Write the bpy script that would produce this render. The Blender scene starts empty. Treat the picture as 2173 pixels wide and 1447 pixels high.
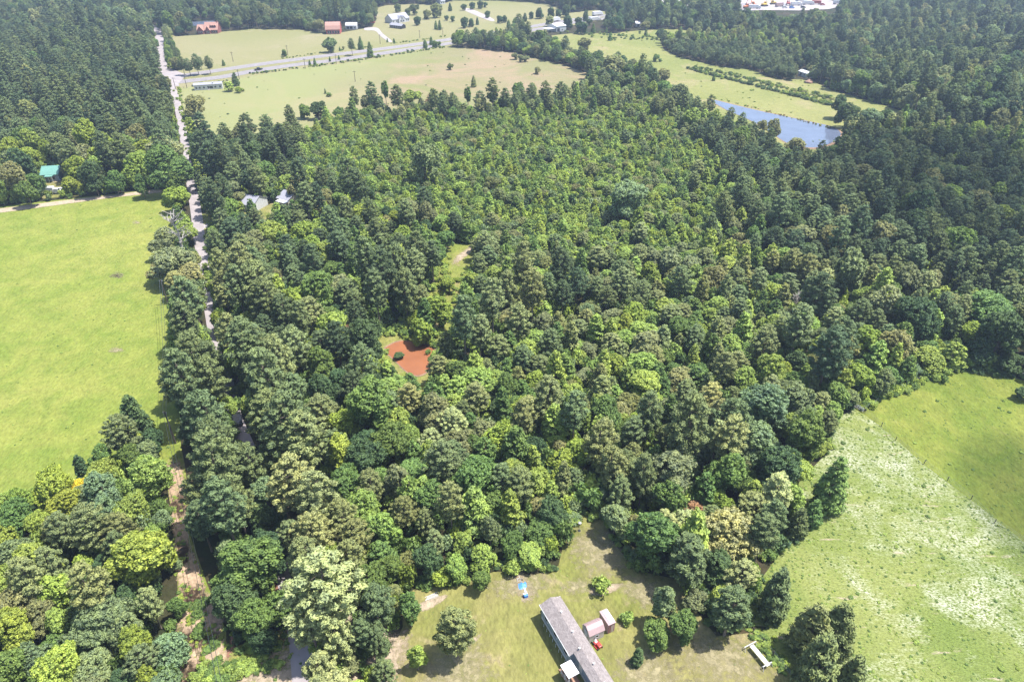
import bpy, bmesh, math, random
import numpy as np
from mathutils import Vector, Matrix
R = math.radians
SC = bpy.context.scene
COL = SC.collection

# ------------------------------------------------------------------ camera
CAM_H, PITCH, FPX, CX, CY = 105.0, 33.3, 1449.0, 1086.5, 723.5
cam_d = bpy.data.cameras.new('camera'); cam = bpy.data.objects.new('camera', cam_d); COL.objects.link(cam)
cam.location = (0, 0, CAM_H); cam.rotation_euler = (R(90 - PITCH), 0, 0)
cam_d.sensor_width = 36; cam_d.lens = FPX / 2173 * 36; cam_d.clip_start = 0.5; cam_d.clip_end = 9000
SC.camera = cam
# ------------------------------------------------------------------ sky, sun, exposure
SUN_EL, SUN_AZ = 67.0, 84.0          # azimuth: degrees clockwise from +Y (here the sun stands over +X)
w = bpy.data.worlds.new('World'); SC.world = w; w.use_nodes = True
nt = w.node_tree; bg = nt.nodes['Background']
sky = nt.nodes.new('ShaderNodeTexSky'); sky.sky_type = 'NISHITA'; sky.sun_disc = False
sky.sun_elevation = R(SUN_EL); sky.sun_rotation = R(SUN_AZ); sky.dust_density = 1.5
nt.links.new(sky.outputs[0], bg.inputs[0]); bg.inputs[1].default_value = 0.15
sd = bpy.data.lights.new('sun', 'SUN'); sd.energy = 5.0; sd.angle = R(0.5); sd.color = (1, .98, .94)
sun = bpy.data.objects.new('sun', sd); COL.objects.link(sun)
sv = Vector((math.sin(R(SUN_AZ)) * math.cos(R(SUN_EL)), math.cos(R(SUN_AZ)) * math.cos(R(SUN_EL)), math.sin(R(SUN_EL))))
sun.rotation_euler = sv.to_track_quat('Z', 'Y').to_euler()
sun.location = (0, 0, 400)
SC.view_settings.view_transform = 'Standard'; SC.view_settings.look = 'None'
SC.view_settings.exposure = 1.0; SC.view_settings.gamma = 1
cy = SC.cycles
cy.max_bounces = 5; cy.diffuse_bounces = 3; cy.glossy_bounces = 2; cy.transmission_bounces = 3
cy.transparent_max_bounces = 6; cy.volume_bounces = 0; cy.caustics_reflective = False; cy.caustics_refractive = False

# ------------------------------------------------------------------ picture <-> world
_s, _c = math.sin(R(PITCH)), math.cos(R(PITCH))
def P(px, py, z=0.0):
    a, b = (px - CX) / FPX, (CY - py) / FPX
    d = (a, _c + b * _s, -_s + b * _c)
    t = (z - CAM_H) / d[2]
    return Vector((d[0] * t, d[1] * t, z))
def Q(x, y, z):
    dz = z - CAM_H
    f = y * _c - dz * _s
    u = y * _s + dz * _c
    if f < 1: return (-9999, -9999, 1)
    return (CX + FPX * x / f, CY - FPX * u / f, f)

# ------------------------------------------------------------------ helpers
def link(o, parent=None):
    COL.objects.link(o)
    if parent: o.parent = parent
    return o
def tag(o, label=None, cat=None, group=None, kind=None):
    if label: o['label'] = label
    if cat: o['category'] = cat
    if group: o['group'] = group
    if kind: o['kind'] = kind
    return o
def empty(name, loc, rz=0.0, label=None, cat=None, group=None):
    o = bpy.data.objects.new(name, None); o.empty_display_size = .5
    COL.objects.link(o); o.location = loc; o.rotation_euler = (0, 0, rz)
    return tag(o, label, cat, group)
class MB:
    """collects shapes; build() links them as one mesh object"""
    def __init__(s): s.v = []; s.f = []
    def add(s, vs, fs):
        n = len(s.v); s.v += [tuple(v) for v in vs]; s.f += [tuple(i + n for i in f) for f in fs]; return s
    def box(s, x0, x1, y0, y1, z0, z1):
        return s.add([(x0,y0,z0),(x1,y0,z0),(x1,y1,z0),(x0,y1,z0),(x0,y0,z1),(x1,y0,z1),(x1,y1,z1),(x0,y1,z1)],
                     [(0,3,2,1),(4,5,6,7),(0,1,5,4),(1,2,6,5),(2,3,7,6),(3,0,4,7)])
    def tube(s, pts, rad, n=7, cap=True):
        pts = [Vector(p) for p in pts]
        if not hasattr(rad, '__len__'): rad = [rad] * len(pts)
        vs, fs = [], []
        for i, p in enumerate(pts):
            d = (pts[min(i + 1, len(pts) - 1)] - pts[max(i - 1, 0)]).normalized()
            a = d.cross(Vector((0, 0, 1)) if abs(d.z) < .9 else Vector((1, 0, 0))).normalized(); b = d.cross(a)
            for k in range(n):
                t = 2 * math.pi * k / n
                vs.append(p + (a * math.cos(t) + b * math.sin(t)) * rad[i])
        for i in range(len(pts) - 1):
            for k in range(n):
                fs.append((i * n + k, i * n + (k + 1) % n, (i + 1) * n + (k + 1) % n, (i + 1) * n + k))
        if cap: fs += [tuple(range(n - 1, -1, -1)), tuple((len(pts) - 1) * n + k for k in range(n))]
        return s.add(vs, fs)
    def prism(s, prof, axis, a, b):
        """profile of (u, z) pairs extruded along axis 'x' or 'y' from a to b"""
        n = len(prof); vs = []
        for t in (a, b):
            for (u, z) in prof: vs.append((t, u, z) if axis == 'x' else (u, t, z))
        fs = [tuple(range(n)), tuple(range(2 * n - 1, n - 1, -1))]
        fs += [(k, k + n, (k + 1) % n + n, (k + 1) % n) for k in range(n)]
        return s.add(vs, fs)
    def build(s, name, mt, parent=None, smooth=False, bevel=0):
        me = bpy.data.meshes.new(name); me.from_pydata(s.v, [], s.f)
        bm = bmesh.new(); bm.from_mesh(me)
        if len(s.f) < 3000: bmesh.ops.recalc_face_normals(bm, faces=bm.faces)
        if bevel: bmesh.ops.bevel(bm, geom=[e for e in bm.edges if e.is_manifold and e.calc_face_angle(0) > .5], offset=bevel, segments=2, affect='EDGES', profile=.6)
        bm.to_mesh(me); bm.free()
        if smooth: me.polygons.foreach_set('use_smooth', [True] * len(me.polygons))
        me.materials.append(mt)
        o = bpy.data.objects.new(name, me); return link(o, parent)
def copy_tree(o, parent=None):
    c = o.copy(); COL.objects.link(c)
    if parent: c.parent = parent
    for ch in o.children: copy_tree(ch, c)
    return c

# ------------------------------------------------------------------ materials
def new_mat(name):
    m = bpy.data.materials.new(name); m.use_nodes = True
    t = m.node_tree; return m, t, t.nodes['Principled BSDF']
def N(t, typ, **kw):
    n = t.nodes.new(typ)
    for k, v in kw.items():
        if k[0] == 'i' and k[1:].isdigit(): n.inputs[int(k[1:])].default_value = v
        else: setattr(n, k, v)
    return n
def ramp(t, src, stops):
    r = t.nodes.new('ShaderNodeValToRGB'); e = r.color_ramp.elements
    while len(e) < len(stops): e.new(0.5)
    for k, (p, c) in enumerate(stops):
        e[k].position = p; e[k].color = tuple(c) + (1,) if len(c) == 3 else c
    t.links.new(src, r.inputs[0]); return r.outputs[0]
def noise(t, scale, detail=4, rough=.6, sx=1, sy=1, rot=0, dist=0, off=0):
    g = t.nodes.new('ShaderNodeNewGeometry'); mp = t.nodes.new('ShaderNodeMapping')
    mp.inputs['Rotation'].default_value = (0, 0, rot); mp.inputs['Scale'].default_value = (sx, sy, 1); mp.inputs['Location'].default_value = (off, off * .7, 0)
    t.links.new(g.outputs['Position'], mp.inputs[0])
    n = t.nodes.new('ShaderNodeTexNoise'); n.inputs['Scale'].default_value = scale; n.inputs['Detail'].default_value = detail
    n.inputs['Roughness'].default_value = rough; n.inputs['Distortion'].default_value = dist
    t.links.new(mp.outputs[0], n.inputs['Vector']); return n.outputs['Fac']
def mix(t, a, b, fac, mode='MIX'):
    m = t.nodes.new('ShaderNodeMix'); m.data_type = 'RGBA'; m.blend_type = mode
    for sock, v in ((m.inputs[0], fac), (m.inputs[6], a), (m.inputs[7], b)):
        if hasattr(v, 'links') or hasattr(v, 'is_linked'): t.links.new(v, sock)
        elif isinstance(v, (int, float)): sock.default_value = v
        else: sock.default_value = tuple(v) + (1,)
    return m.outputs[2]
def bump(t, bs, h, strength=.5, dist=.3):
    b = t.nodes.new('ShaderNodeBump'); b.inputs['Strength'].default_value = strength; b.inputs['Distance'].default_value = dist
    t.links.new(h, b.inputs['Height']); t.links.new(b.outputs[0], bs.inputs['Normal'])
def simple(name, col, rough=.6, metal=0, vary=.12, scale=1.5, bumpy=0, fine=None):
    m, t, b = new_mat(name); b.inputs['Roughness'].default_value = rough; b.inputs['Metallic'].default_value = metal
    n1 = noise(t, scale, 5, .65); n2 = noise(t, scale * 9, 3, .6)
    k = t.nodes.new('ShaderNodeMath'); k.operation = 'MULTIPLY'; t.links.new(n1, k.inputs[0]); t.links.new(n2, k.inputs[1])
    lo = [c * (1 - vary * 1.6) for c in col]; hi = [min(1, c * (1 + vary)) for c in col]
    t.links.new(ramp(t, k.outputs[0], [(.12, lo), (.40, hi)]), b.inputs['Base Color'])
    if bumpy: bump(t, b, n2, bumpy, .05)
    return m
def grass(name, base, alt, dry, dryp=.62, scale=.05, streak=0, mott=.55, bmp=.35):
    """grassland: large patches, medium mottling, fine blades"""
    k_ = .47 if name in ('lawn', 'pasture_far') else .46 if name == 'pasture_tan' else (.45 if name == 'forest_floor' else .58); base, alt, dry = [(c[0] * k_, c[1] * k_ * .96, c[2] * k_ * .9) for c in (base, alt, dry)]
    m, t, b = new_mat(name); b.inputs['Roughness'].default_value = .95; b.inputs['Specular IOR Level'].default_value = .1
    big = noise(t, scale, 5, .6, dist=.6); med = noise(t, .35, 5, .7, sy=.45 if streak else 1, rot=streak); fin = noise(t, 1.6, 4, .75, sy=.5 if streak else .8, rot=streak, off=9)
    c = ramp(t, big, [(.36, base), (.60, alt)])
    pd = ramp(t, noise(t, scale * 2.1, 6, .68, dist=.8, off=31), [(dryp, (0, 0, 0)), (min(1, dryp + .16), (1, 1, 1))])
    c = mix(t, c, dry, pd)
    c = mix(t, c, ramp(t, med, [(.30, [.70] * 3), (.66, [1.18, 1.16, 1.1])]), mott, 'MULTIPLY')
    c = mix(t, c, ramp(t, fin, [(.28, [.55] * 3), (.62, [1.22] * 3)]), .75, 'MULTIPLY')
    if name == 'pasture_tan':   # the western part of this field is green, the eastern part cured to tan
        g_ = t.nodes.new('ShaderNodeNewGeometry'); s_ = t.nodes.new('ShaderNodeSeparateXYZ'); t.links.new(g_.outputs['Position'], s_.inputs[0]); mr = t.nodes.new('ShaderNodeMapRange')
        t.links.new(s_.outputs[0], mr.inputs[0]); mr.inputs[1].default_value = P(600, 170).x; mr.inputs[2].default_value = P(980, 150).x; ad_ = t.nodes.new('ShaderNodeMath'); ad_.operation = 'ADD'; t.links.new(mr.outputs[0], ad_.inputs[0]); n_ = t.nodes.new('ShaderNodeMath'); n_.operation = 'SUBTRACT'; t.links.new(noise(t, .009, 5, .6, off=77), n_.inputs[0]); n_.inputs[1].default_value = .5; t.links.new(n_.outputs[0], ad_.inputs[1])
        c = mix(t, mix(t, c, (.20, .215, .085), .7), c, ramp(t, ad_.outputs[0], [(.15, (0, 0, 0)), (.7, (1, 1, 1))]))
    if name in ('pasture_green', 'pasture_smooth'):
        c = mix(t, c, ramp(t, noise(t, .11, 6, .7, off=55, dist=.5), [(.36, (.66, .80, .62)), (.58, (1.04, 1.02, 1.0))]), .8, 'MULTIPLY')
    t.links.new(c, b.inputs['Base Color']); bump(t, b, fin, bmp, .35)
    return m
M = {}
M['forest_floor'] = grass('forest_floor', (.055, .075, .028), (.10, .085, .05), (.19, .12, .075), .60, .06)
M['pasture_green'] = grass('pasture_green', (.265, .335, .068), (.345, .375, .098), (.43, .41, .165), .63, .014, streak=.4, mott=.5)
M['pasture_far'] = grass('pasture_far', (.38, .39, .17), (.44, .42, .22), (.52, .46, .31), .55, .006, mott=.3)
M['pasture_tan'] = grass('pasture_tan', (.36, .39, .155), (.42, .39, .22), (.55, .42, .29), .47, .0065, mott=.3)
M['pasture_smooth'] = grass('pasture_smooth', (.20, .265, .05), (.28, .32, .07), (.38, .37, .15), .66, .022, streak=2.4, mott=.6)
M['pasture_east'] = grass('pasture_east', (.27, .31, .10), (.35, .36, .14), (.44, .38, .22), .52, .012, mott=.6)
M['lawn'] = grass('lawn', (.30, .335, .09), (.40, .38, .15), (.57, .47, .30), .54, .05, streak=.9, mott=.8)
M['weedy'] = grass('weedy', (.23, .30, .055), (.32, .33, .10), (.42, .34, .20), .55, .07, mott=.8)
M['dirt_strip'] = grass('dirt_strip', (.60, .44, .32), (.64, .49, .36), (.36, .36, .12), .60, .12, mott=.8)
M['red_dirt'] = simple('red_dirt', (.25, .12, .075), .95, vary=.25, scale=.6)
M['pale_dirt'] = simple('pale_dirt', (.36, .28, .195), .95, vary=.25, scale=.5)
M['gravel_pad'] = simple('gravel_pad', (.33, .29, .285), .95, vary=.2, scale=.05)
def flower_mat():
    m, t, b = new_mat('flower_meadow'); b.inputs['Roughness'].default_value = .95; b.inputs['Specular IOR Level'].default_value = .1
    b0, b1 = P(1790, 900), P(2140, 1290); ang = -math.atan2(b1.y - b0.y, b1.x - b0.x)
    big = noise(t, .05, 4, .6, sy=.6, rot=ang, dist=.5); st = noise(t, .8, 5, .75, sx=.3, sy=1.5, rot=ang); fin = noise(t, 3.4, 4, .8, sx=.55, sy=1.2, rot=ang, off=5)
    c = ramp(t, big, [(.35, (.112, .150, .034)), (.6, (.175, .195, .058))])
    c = mix(t, c, (.30, .25, .17), ramp(t, noise(t, .5, 5, .7, sx=.25, sy=1.5, rot=ang, off=17), [(.60, (0, 0, 0)), (.70, (1, 1, 1))]))
    # drifts of white blossom: thick along the fence side, thin and broken elsewhere
    geo = t.nodes.new('ShaderNodeNewGeometry'); sep = t.nodes.new('ShaderNodeSeparateXYZ'); t.links.new(geo.outputs['Position'], sep.inputs[0])
    a0, a1 = P(1790, 880), P(2173, 1290)
    nx, ny = (a1 - a0).y, -(a1 - a0).x; L = math.hypot(nx, ny); nx, ny = nx / L, ny / L
    def mth(op, a, bb):
        k = t.nodes.new('ShaderNodeMath'); k.operation = op
        for s_, v in ((k.inputs[0], a), (k.inputs[1], bb)):
            if isinstance(v, (int, float)): s_.default_value = v
            else: t.links.new(v, s_)
        return k.outputs[0]
    d = mth('ADD', mth('ADD', mth('MULTIPLY', sep.outputs[0], nx), mth('MULTIPLY', sep.outputs[1], ny)), -(nx * a0.x + ny * a0.y))
    d = mth('MULTIPLY', mth('ABSOLUTE', d, 0), 1 / 26.0)
    drift = mth('SUBTRACT', mth('ADD', mth('MULTIPLY', noise(t, .085, 5, .65, dist=.7, off=3), 2.2), mth('MULTIPLY', st, 1.1)), mth('MULTIPLY', d, .23))
    drift = mth('SUBTRACT', drift, 1.1)
    fl = mth('MULTIPLY', ramp(t, drift, [(.34, (0, 0, 0)), (.95, (1, 1, 1))]), ramp(t, fin, [(.46, (0, 0, 0)), (.56, (1, 1, 1))]))
    c = mix(t, c, ramp(t, fin, [(.30, [.38] * 3), (.60, [1.28] * 3)]), .85, 'MULTIPLY')
    c = mix(t, c, (.42, .415, .32), fl)
    t.links.new(c, b.inputs['Base Color']); bump(t, b, fin, .4, .35); return m
M['flower_meadow'] = flower_mat()
def asphalt(name, col):
    m, t, b = new_mat(name); b.inputs['Roughness'].default_value = .9
    t.links.new(ramp(t, noise(t, .25, 5, .65), [(.3, [c * .8 for c in col]), (.7, [c * 1.15 for c in col])]), b.inputs['Base Color']); return m
M['asphalt'] = asphalt('asphalt', (.20, .178, .178)); M['road'] = asphalt('country_road_asphalt', (.27, .235, .23)); M['paint_white'] = simple('paint_white', (.45, .45, .43)); M['paint_yellow'] = simple('paint_yellow', (.65, .5, .12))
def water(name, col, rough):
    m, t, b = new_mat(name); b.inputs['Roughness'].default_value = rough; b.inputs['IOR'].default_value = 1.33
    t.links.new(ramp(t, noise(t, .12, 3), [(.3, [c * .85 for c in col]), (.7, [c * 1.1 for c in col])]), b.inputs['Base Color'])
    bump(t, b, noise(t, 1.2, 3), .05, .04); return m
M['pond_water'] = water('pond_water', (.10, .12, .17), .08); M['red_water'] = water('red_water', (.25, .098, .045), .3)
M['bark'] = simple('bark', (.20, .155, .12), .9, vary=.3, scale=1.2, bumpy=.5); M['pale_bark'] = simple('pale_bark', (.40, .36, .33), .85, vary=.2, scale=1.5, bumpy=.3)
M['pole_wood'] = simple('pole_wood', (.09, .07, .06), .9); M['wire'] = simple('wire', (.30, .31, .33), .4, 1)
M['white_metal'] = simple('white_metal', (.60, .60, .60), .5, vary=.06, scale=.8); M['white_siding'] = simple('white_siding', (.50, .50, .49), .6, vary=.08, scale=.7)
M['dark_glass'] = simple('dark_glass', (.03, .035, .045), .12, vary=.1); M['blue_tarp'] = simple('blue_tarp', (.06, .22, .62), .5, vary=.2, scale=2)
M['red_paint'] = simple('red_paint', (.45, .04, .03), .4); M['black_paint'] = simple('black_paint', (.018, .019, .023), .25, vary=.1); M['black_rubber'] = simple('black_rubber', (.02, .02, .02), .9)
M['orange_paint'] = simple('orange_paint', (.65, .20, .05), .5); M['yellow_paint'] = simple('yellow_paint', (.70, .45, .06), .5); M['silver_paint'] = simple('silver_paint', (.5, .52, .55), .35)
M['brown_wood'] = simple('brown_wood', (.30, .17, .11), .8, vary=.25); M['grey_wood'] = simple('grey_wood', (.42, .39, .36), .85, vary=.25, scale=3)
M['brick'] = simple('brick', (.22, .075, .06), .9, vary=.15, scale=2); M['terracotta'] = simple('terracotta', (.34, .185, .14), .8, vary=.12, scale=1)
M['barn_red'] = simple('barn_red', (.36, .07, .06), .8); M['pink_metal'] = simple('pink_metal', (.36, .25, .245), .5, vary=.1, scale=1.1); M['beige_siding'] = simple('beige_siding', (.45, .40, .34), .7, vary=.08)
M['green_metal'] = simple('green_metal', (.13, .29, .24), .5, vary=.1, scale=.4); M['grey_roof_far'] = simple('grey_roof_far', (.27, .265, .30), .7, vary=.1); M['blue_siding'] = simple('blue_siding', (.24, .30, .37), .7, vary=.1)
M['mat_green'] = simple('mat_green', (.10, .16, .09), .9)
def shingle_mat():
    m, t, b = new_mat('grey_shingles'); b.inputs['Roughness'].default_value = .95
    tc = t.nodes.new('ShaderNodeTexCoord'); br = t.nodes.new('ShaderNodeTexBrick'); t.links.new(tc.outputs['Object'], br.inputs['Vector'])
    br.inputs['Scale'].default_value = 1; br.inputs['Brick Width'].default_value = .34; br.inputs['Row Height'].default_value = .15; br.inputs['Mortar Size'].default_value = .012
    br.inputs['Color1'].default_value = (.190, .160, .150, 1); br.inputs['Color2'].default_value = (.285, .245, .232, 1); br.inputs['Mortar'].default_value = (.12, .11, .11, 1)
    c = mix(t, br.outputs[0], ramp(t, noise(t, .8, 5, .7), [(.3, [.8] * 3), (.7, [1.15] * 3)]), .8, 'MULTIPLY')
    t.links.new(c, b.inputs['Base Color']); return m
M['shingles'] = shingle_mat()
def leaf_mat(name, trans=.2, rough=.7, nscale=.9, amp=.3):
    """foliage; each tree's own leaf colour comes from its 'tint' property"""
    m, t, b = new_mat(name); b.inputs['Roughness'].default_value = rough; b.inputs['Specular IOR Level'].default_value = .22
    at = t.nodes.new('ShaderNodeAttribute'); at.attribute_type = 'INSTANCER'; at.attribute_name = 'tint'
    tc = t.nodes.new('ShaderNodeTexCoord'); n = t.nodes.new('ShaderNodeTexNoise'); n.inputs['Scale'].default_value = nscale; n.inputs['Detail'].default_value = 3
    oi = t.nodes.new('ShaderNodeObjectInfo'); ad = t.nodes.new('ShaderNodeVectorMath'); ad.operation = 'ADD'
    sc = t.nodes.new('ShaderNodeVectorMath'); sc.operation = 'SCALE'; sc.inputs[3].default_value = 40; cb = t.nodes.new('ShaderNodeCombineXYZ')
    t.links.new(oi.outputs['Random'], cb.inputs[0]); t.links.new(cb.outputs[0], sc.inputs[0]); t.links.new(tc.outputs['Object'], ad.inputs[0]); t.links.new(sc.outputs[0], ad.inputs[1])
    t.links.new(ad.outputs[0], n.inputs['Vector'])
    c = mix(t, at.outputs['Color'], ramp(t, n.outputs['Fac'], [(.30, (1 - amp, 1 - amp * .9, 1 - amp * .6)), (.68, (1 + amp * 1.3, 1 + amp, 1 + amp * .2))]), 1.0, 'MULTIPLY')
    t.links.new(c, b.inputs['Base Color'])
    tr = t.nodes.new('ShaderNodeBsdfTranslucent'); c2 = mix(t, c, (1.25, 1.3, .55), 1.0, 'MULTIPLY'); t.links.new(c2, tr.inputs[0])
    mx = t.nodes.new('ShaderNodeMixShader'); mx.inputs[0].default_value = trans
    out = t.nodes['Material Output']; t.links.new(b.outputs[0], mx.inputs[1]); t.links.new(tr.outputs[0], mx.inputs[2]); t.links.new(mx.outputs[0], out.inputs[0])
    return m
M['needles'] = leaf_mat('pine_needles', .12, .75, .8, .25); M['leaves'] = leaf_mat('broad_leaves', .28, .6, .7, .34)

# ------------------------------------------------------------------ open ground (picture points, optional height where tree tops hide the edge)
def poly(pts): return [P(*p) for p in pts]
OPEN = {
 'west_pasture': [(-900,520),(0,438),(330,402),(372,402),(380,470),(384,520),(378,640),(379,740),(380,830),(384,945),(345,990,3),(330,960,4),(300,880,3),(180,985,6),(140,1010,7),(60,1030,6),(0,1055,7),(-900,1300,6)],
 'north_field': [(372,193),(372,185),(470,172),(545,158),(640,143),(725,134),(800,122),(870,110),(945,99),(1000,103),(1090,112),(1150,128),(1200,140),(1250,157),(1242,170,10),(1180,182,9),(1100,190,9),(1000,207,9),(960,228,3),(900,232,3),(800,238,3),(700,248,4),(600,250,13),(540,256,13),(440,256,14),(402,250,10),(384,215)],
 'far_field': [(362,70),(388,152),(470,142),(580,125),(720,108),(790,99),(895,88),(945,77),(1060,60),(1150,42),(1210,33),(1290,25),(1260,22),(1210,28),(1160,9),(1100,4),(1040,2),(960,2),(930,12),(880,9),(820,12),(780,22),(800,40),(790,58),(700,74),(640,64),(540,62),(470,68),(420,75),(372,78)],
 'highway_verge': [(340,150),(388,150),(470,140),(580,123),(720,106),(790,97),(895,86),(945,76),(1060,57),(1150,41),(1210,32),(1300,22),(1330,36),(1230,52),(1170,66),(1120,70),(1060,76),(1000,90),(945,102),(870,112),(800,124),(725,136),(640,145),(545,160),(470,174),(372,190),(352,184)],
 'east_field': [(1170,76),(1230,70),(1290,72),(1350,66),(1420,62),(1480,66),(1470,84),(1400,84),(1408,105),(1440,122),(1520,141),(1600,150),(1640,168),(1720,170),(1760,190),(1830,210),(1900,232),(2000,256),(2075,268),(2040,276),(1960,268),(1900,280),(1800,292,3),(1744,324,3),(1676,314,4),(1620,286,4),(1580,262,4),(1525,240,5),(1480,205,11),(1440,160,12),(1380,128,14),(1330,112,12),(1260,100,12),(1200,90,10)],
 'smooth_pasture': [(1815,868),(1890,834),(1980,793),(2040,776),(2110,790),(2250,830),(2700,1000),(2700,1400),(2300,1240),(2173,1150),(2060,1060),(1960,985),(1870,905)],
 'flower_meadow': [(1815,868),(1870,905),(1960,985),(2060,1060),(2173,1150),(2300,1240),(2700,1400),(2700,2000),(1760,2000),(1740,1490),(1690,1447),(1640,1392),(1598,1342),(1640,1330),(1560,1325),(1572,1262),(1612,1232),(1662,1165),(1668,1110),(1680,1040),(1755,960),(1770,890)],
 'lawn': [(1190,1110),(1208,1092),(1250,1088),(1285,1105),(1300,1150),(1350,1210),(1440,1230),(1480,1300),(1520,1350),(1598,1342),(1640,1392),(1690,1447),(1740,1490),(1760,2000),(760,2000),(790,1500),(820,1400),(855,1330),(850,1270),(890,1243),(1000,1232),(1050,1212),(1130,1222),(1185,1200),(1197,1150)],
 'power_line_clearing': [(352,940),(384,945),(392,985),(400,1050),(402,1130),(440,1240),(462,1290),(480,1340),(480,1380),(610,1330),(660,1300),(672,1420),(680,2000),(330,2000),(372,1447),(378,1300),(376,1200),(366,1100),(352,1010)],
 'red_pond_clearing': [(765,712),(800,698),(860,706),(935,722),(948,765,2),(915,800,5),(860,798,4),(800,775,2)],
 'trail_clearing': [(935,540),(960,518),(1012,515),(1016,535),(1000,570,5),(985,610,7),(985,650,8),(950,690,9),(905,665,6),(900,620,4),(925,580,3)],
 'homestead_clearing': [(500,470),(520,445),(560,440),(580,430),(640,430),(650,470),(600,490),(540,485)],
 'farmhouse_clearing': [(60,425),(75,385),(125,372),(150,395),(175,415)],
 'roadside_verge': [(428,455),(445,455),(462,480),(460,515),(445,520),(452,560),(458,640),(475,655),(455,660),(440,600),(432,540),(425,480)],
 'roadside_verge_north': [(372,193),(384,215),(396,260),(402,300),(406,340),(396,340),(388,290),(380,240)],
}
GROUND_MAT = {'west_pasture':'pasture_green','north_field':'pasture_tan','far_field':'pasture_far','east_field':'pasture_east','highway_verge':'pasture_far','smooth_pasture':'pasture_smooth','flower_meadow':'flower_meadow','lawn':'lawn','power_line_clearing':'weedy','red_pond_clearing':'weedy','trail_clearing':'weedy','homestead_clearing':'lawn','farmhouse_clearing':'lawn','roadside_verge':'weedy','roadside_verge_north':'weedy'}
OPENW = {k: [(p.x, p.y) for p in poly(v)] for k, v in OPEN.items()}
def sheet(name, pts, z, mt, kind='structure'):
    me = bpy.data.meshes.new(name); bm = bmesh.new()
    f = bm.faces.new([bm.verts.new((x, y, z)) for x, y in pts])
    bmesh.ops.triangulate(bm, faces=[f]); bmesh.ops.recalc_face_normals(bm, faces=bm.faces)
    for f in bm.faces:
        if f.normal.z < 0: f.normal_flip()
    bm.to_mesh(me); bm.free(); me.materials.append(mt)
    return tag(link(bpy.data.objects.new(name, me)), kind=kind)
def catmull(pts, n=6, closed=True):
    out = []; m = len(pts)
    for i in range(m if closed else m - 1):
        p = [Vector((*pts[(i + k) % m], 0)) if closed else Vector((*pts[min(max(i + k, 0), m - 1)], 0)) for k in (-1, 0, 1, 2)]
        for j in range(n):
            t = j / n
            q = .5 * ((2 * p[1]) + (-p[0] + p[2]) * t + (2 * p[0] - 5 * p[1] + 4 * p[2] - p[3]) * t * t + (-p[0] + 3 * p[1] - 3 * p[2] + p[3]) * t ** 3)
            out.append((q.x, q.y))
    if not closed: out.append(pts[-1])
    return out
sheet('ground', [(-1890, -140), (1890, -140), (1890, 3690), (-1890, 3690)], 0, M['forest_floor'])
NAMES = {'power_line_clearing': 'clearing_ground', 'red_pond_clearing': 'pond_bank_ground', 'trail_clearing': 'trail_ground', 'homestead_clearing': 'homestead_ground', 'farmhouse_clearing': 'farmyard_ground', 'roadside_verge': 'verge_ground', 'roadside_verge_north': 'verge_ground', 'north_field': 'field_ground', 'far_field': 'far_field_ground', 'east_field': 'east_field_ground', 'highway_verge': 'verge_ground', 'west_pasture': 'pasture_ground', 'smooth_pasture': 'grazing_ground', 'flower_meadow': 'meadow_ground', 'lawn': 'lawn_ground'}
for i, k in enumerate(OPEN):
    sheet(NAMES[k], OPENW[k], .02 + .004 * i, M[GROUND_MAT[k]])
def inside(x, y, pg):
    r = False; j = len(pg) - 1
    for i in range(len(pg)):
        xi, yi = pg[i]; xj, yj = pg[j]
        if (yi > y) != (yj > y) and x < (xj - xi) * (y - yi) / (yj - yi) + xi: r = not r
        j = i
    return r
def seg_d(x, y, a, b):
    dx, dy = b[0] - a[0], b[1] - a[1]; L = dx * dx + dy * dy or 1
    t = max(0, min(1, ((x - a[0]) * dx + (y - a[1]) * dy) / L))
    return math.hypot(x - a[0] - t * dx, y - a[1] - t * dy)
# bare earth and worn patches
def worn(src):
    """worn ground whose edge breaks up into the grass"""
    m = src.copy(); m.name = src.name + '_worn'; t = m.node_tree; b = t.nodes['Principled BSDF']; out = t.nodes['Material Output']
    tr = t.nodes.new('ShaderNodeBsdfTransparent'); mx = t.nodes.new('ShaderNodeMixShader')
    at = t.nodes.new('ShaderNodeAttribute'); at.attribute_name = 'edge'
    n1 = noise(t, .9, 6, .72, off=4); k = t.nodes.new('ShaderNodeMath'); k.operation = 'ADD'; t.links.new(n1, k.inputs[0]); t.links.new(at.outputs['Fac'], k.inputs[1])
    f = ramp(t, k.outputs[0], [(.60, (0, 0, 0)), (.86, (.9, .9, .9))]); t.links.new(f, mx.inputs[0]); t.links.new(tr.outputs[0], mx.inputs[1]); t.links.new(b.outputs[0], mx.inputs[2]); t.links.new(mx.outputs[0], out.inputs[0]); return m
M['dry_grass'] = simple('dry_grass', (.27, .23, .125), .95, vary=.25, scale=.8)
for k_ in ('red_dirt', 'pale_dirt', 'dirt_strip', 'dry_grass'): M[k_ + '_worn'] = worn(M[k_])
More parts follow.
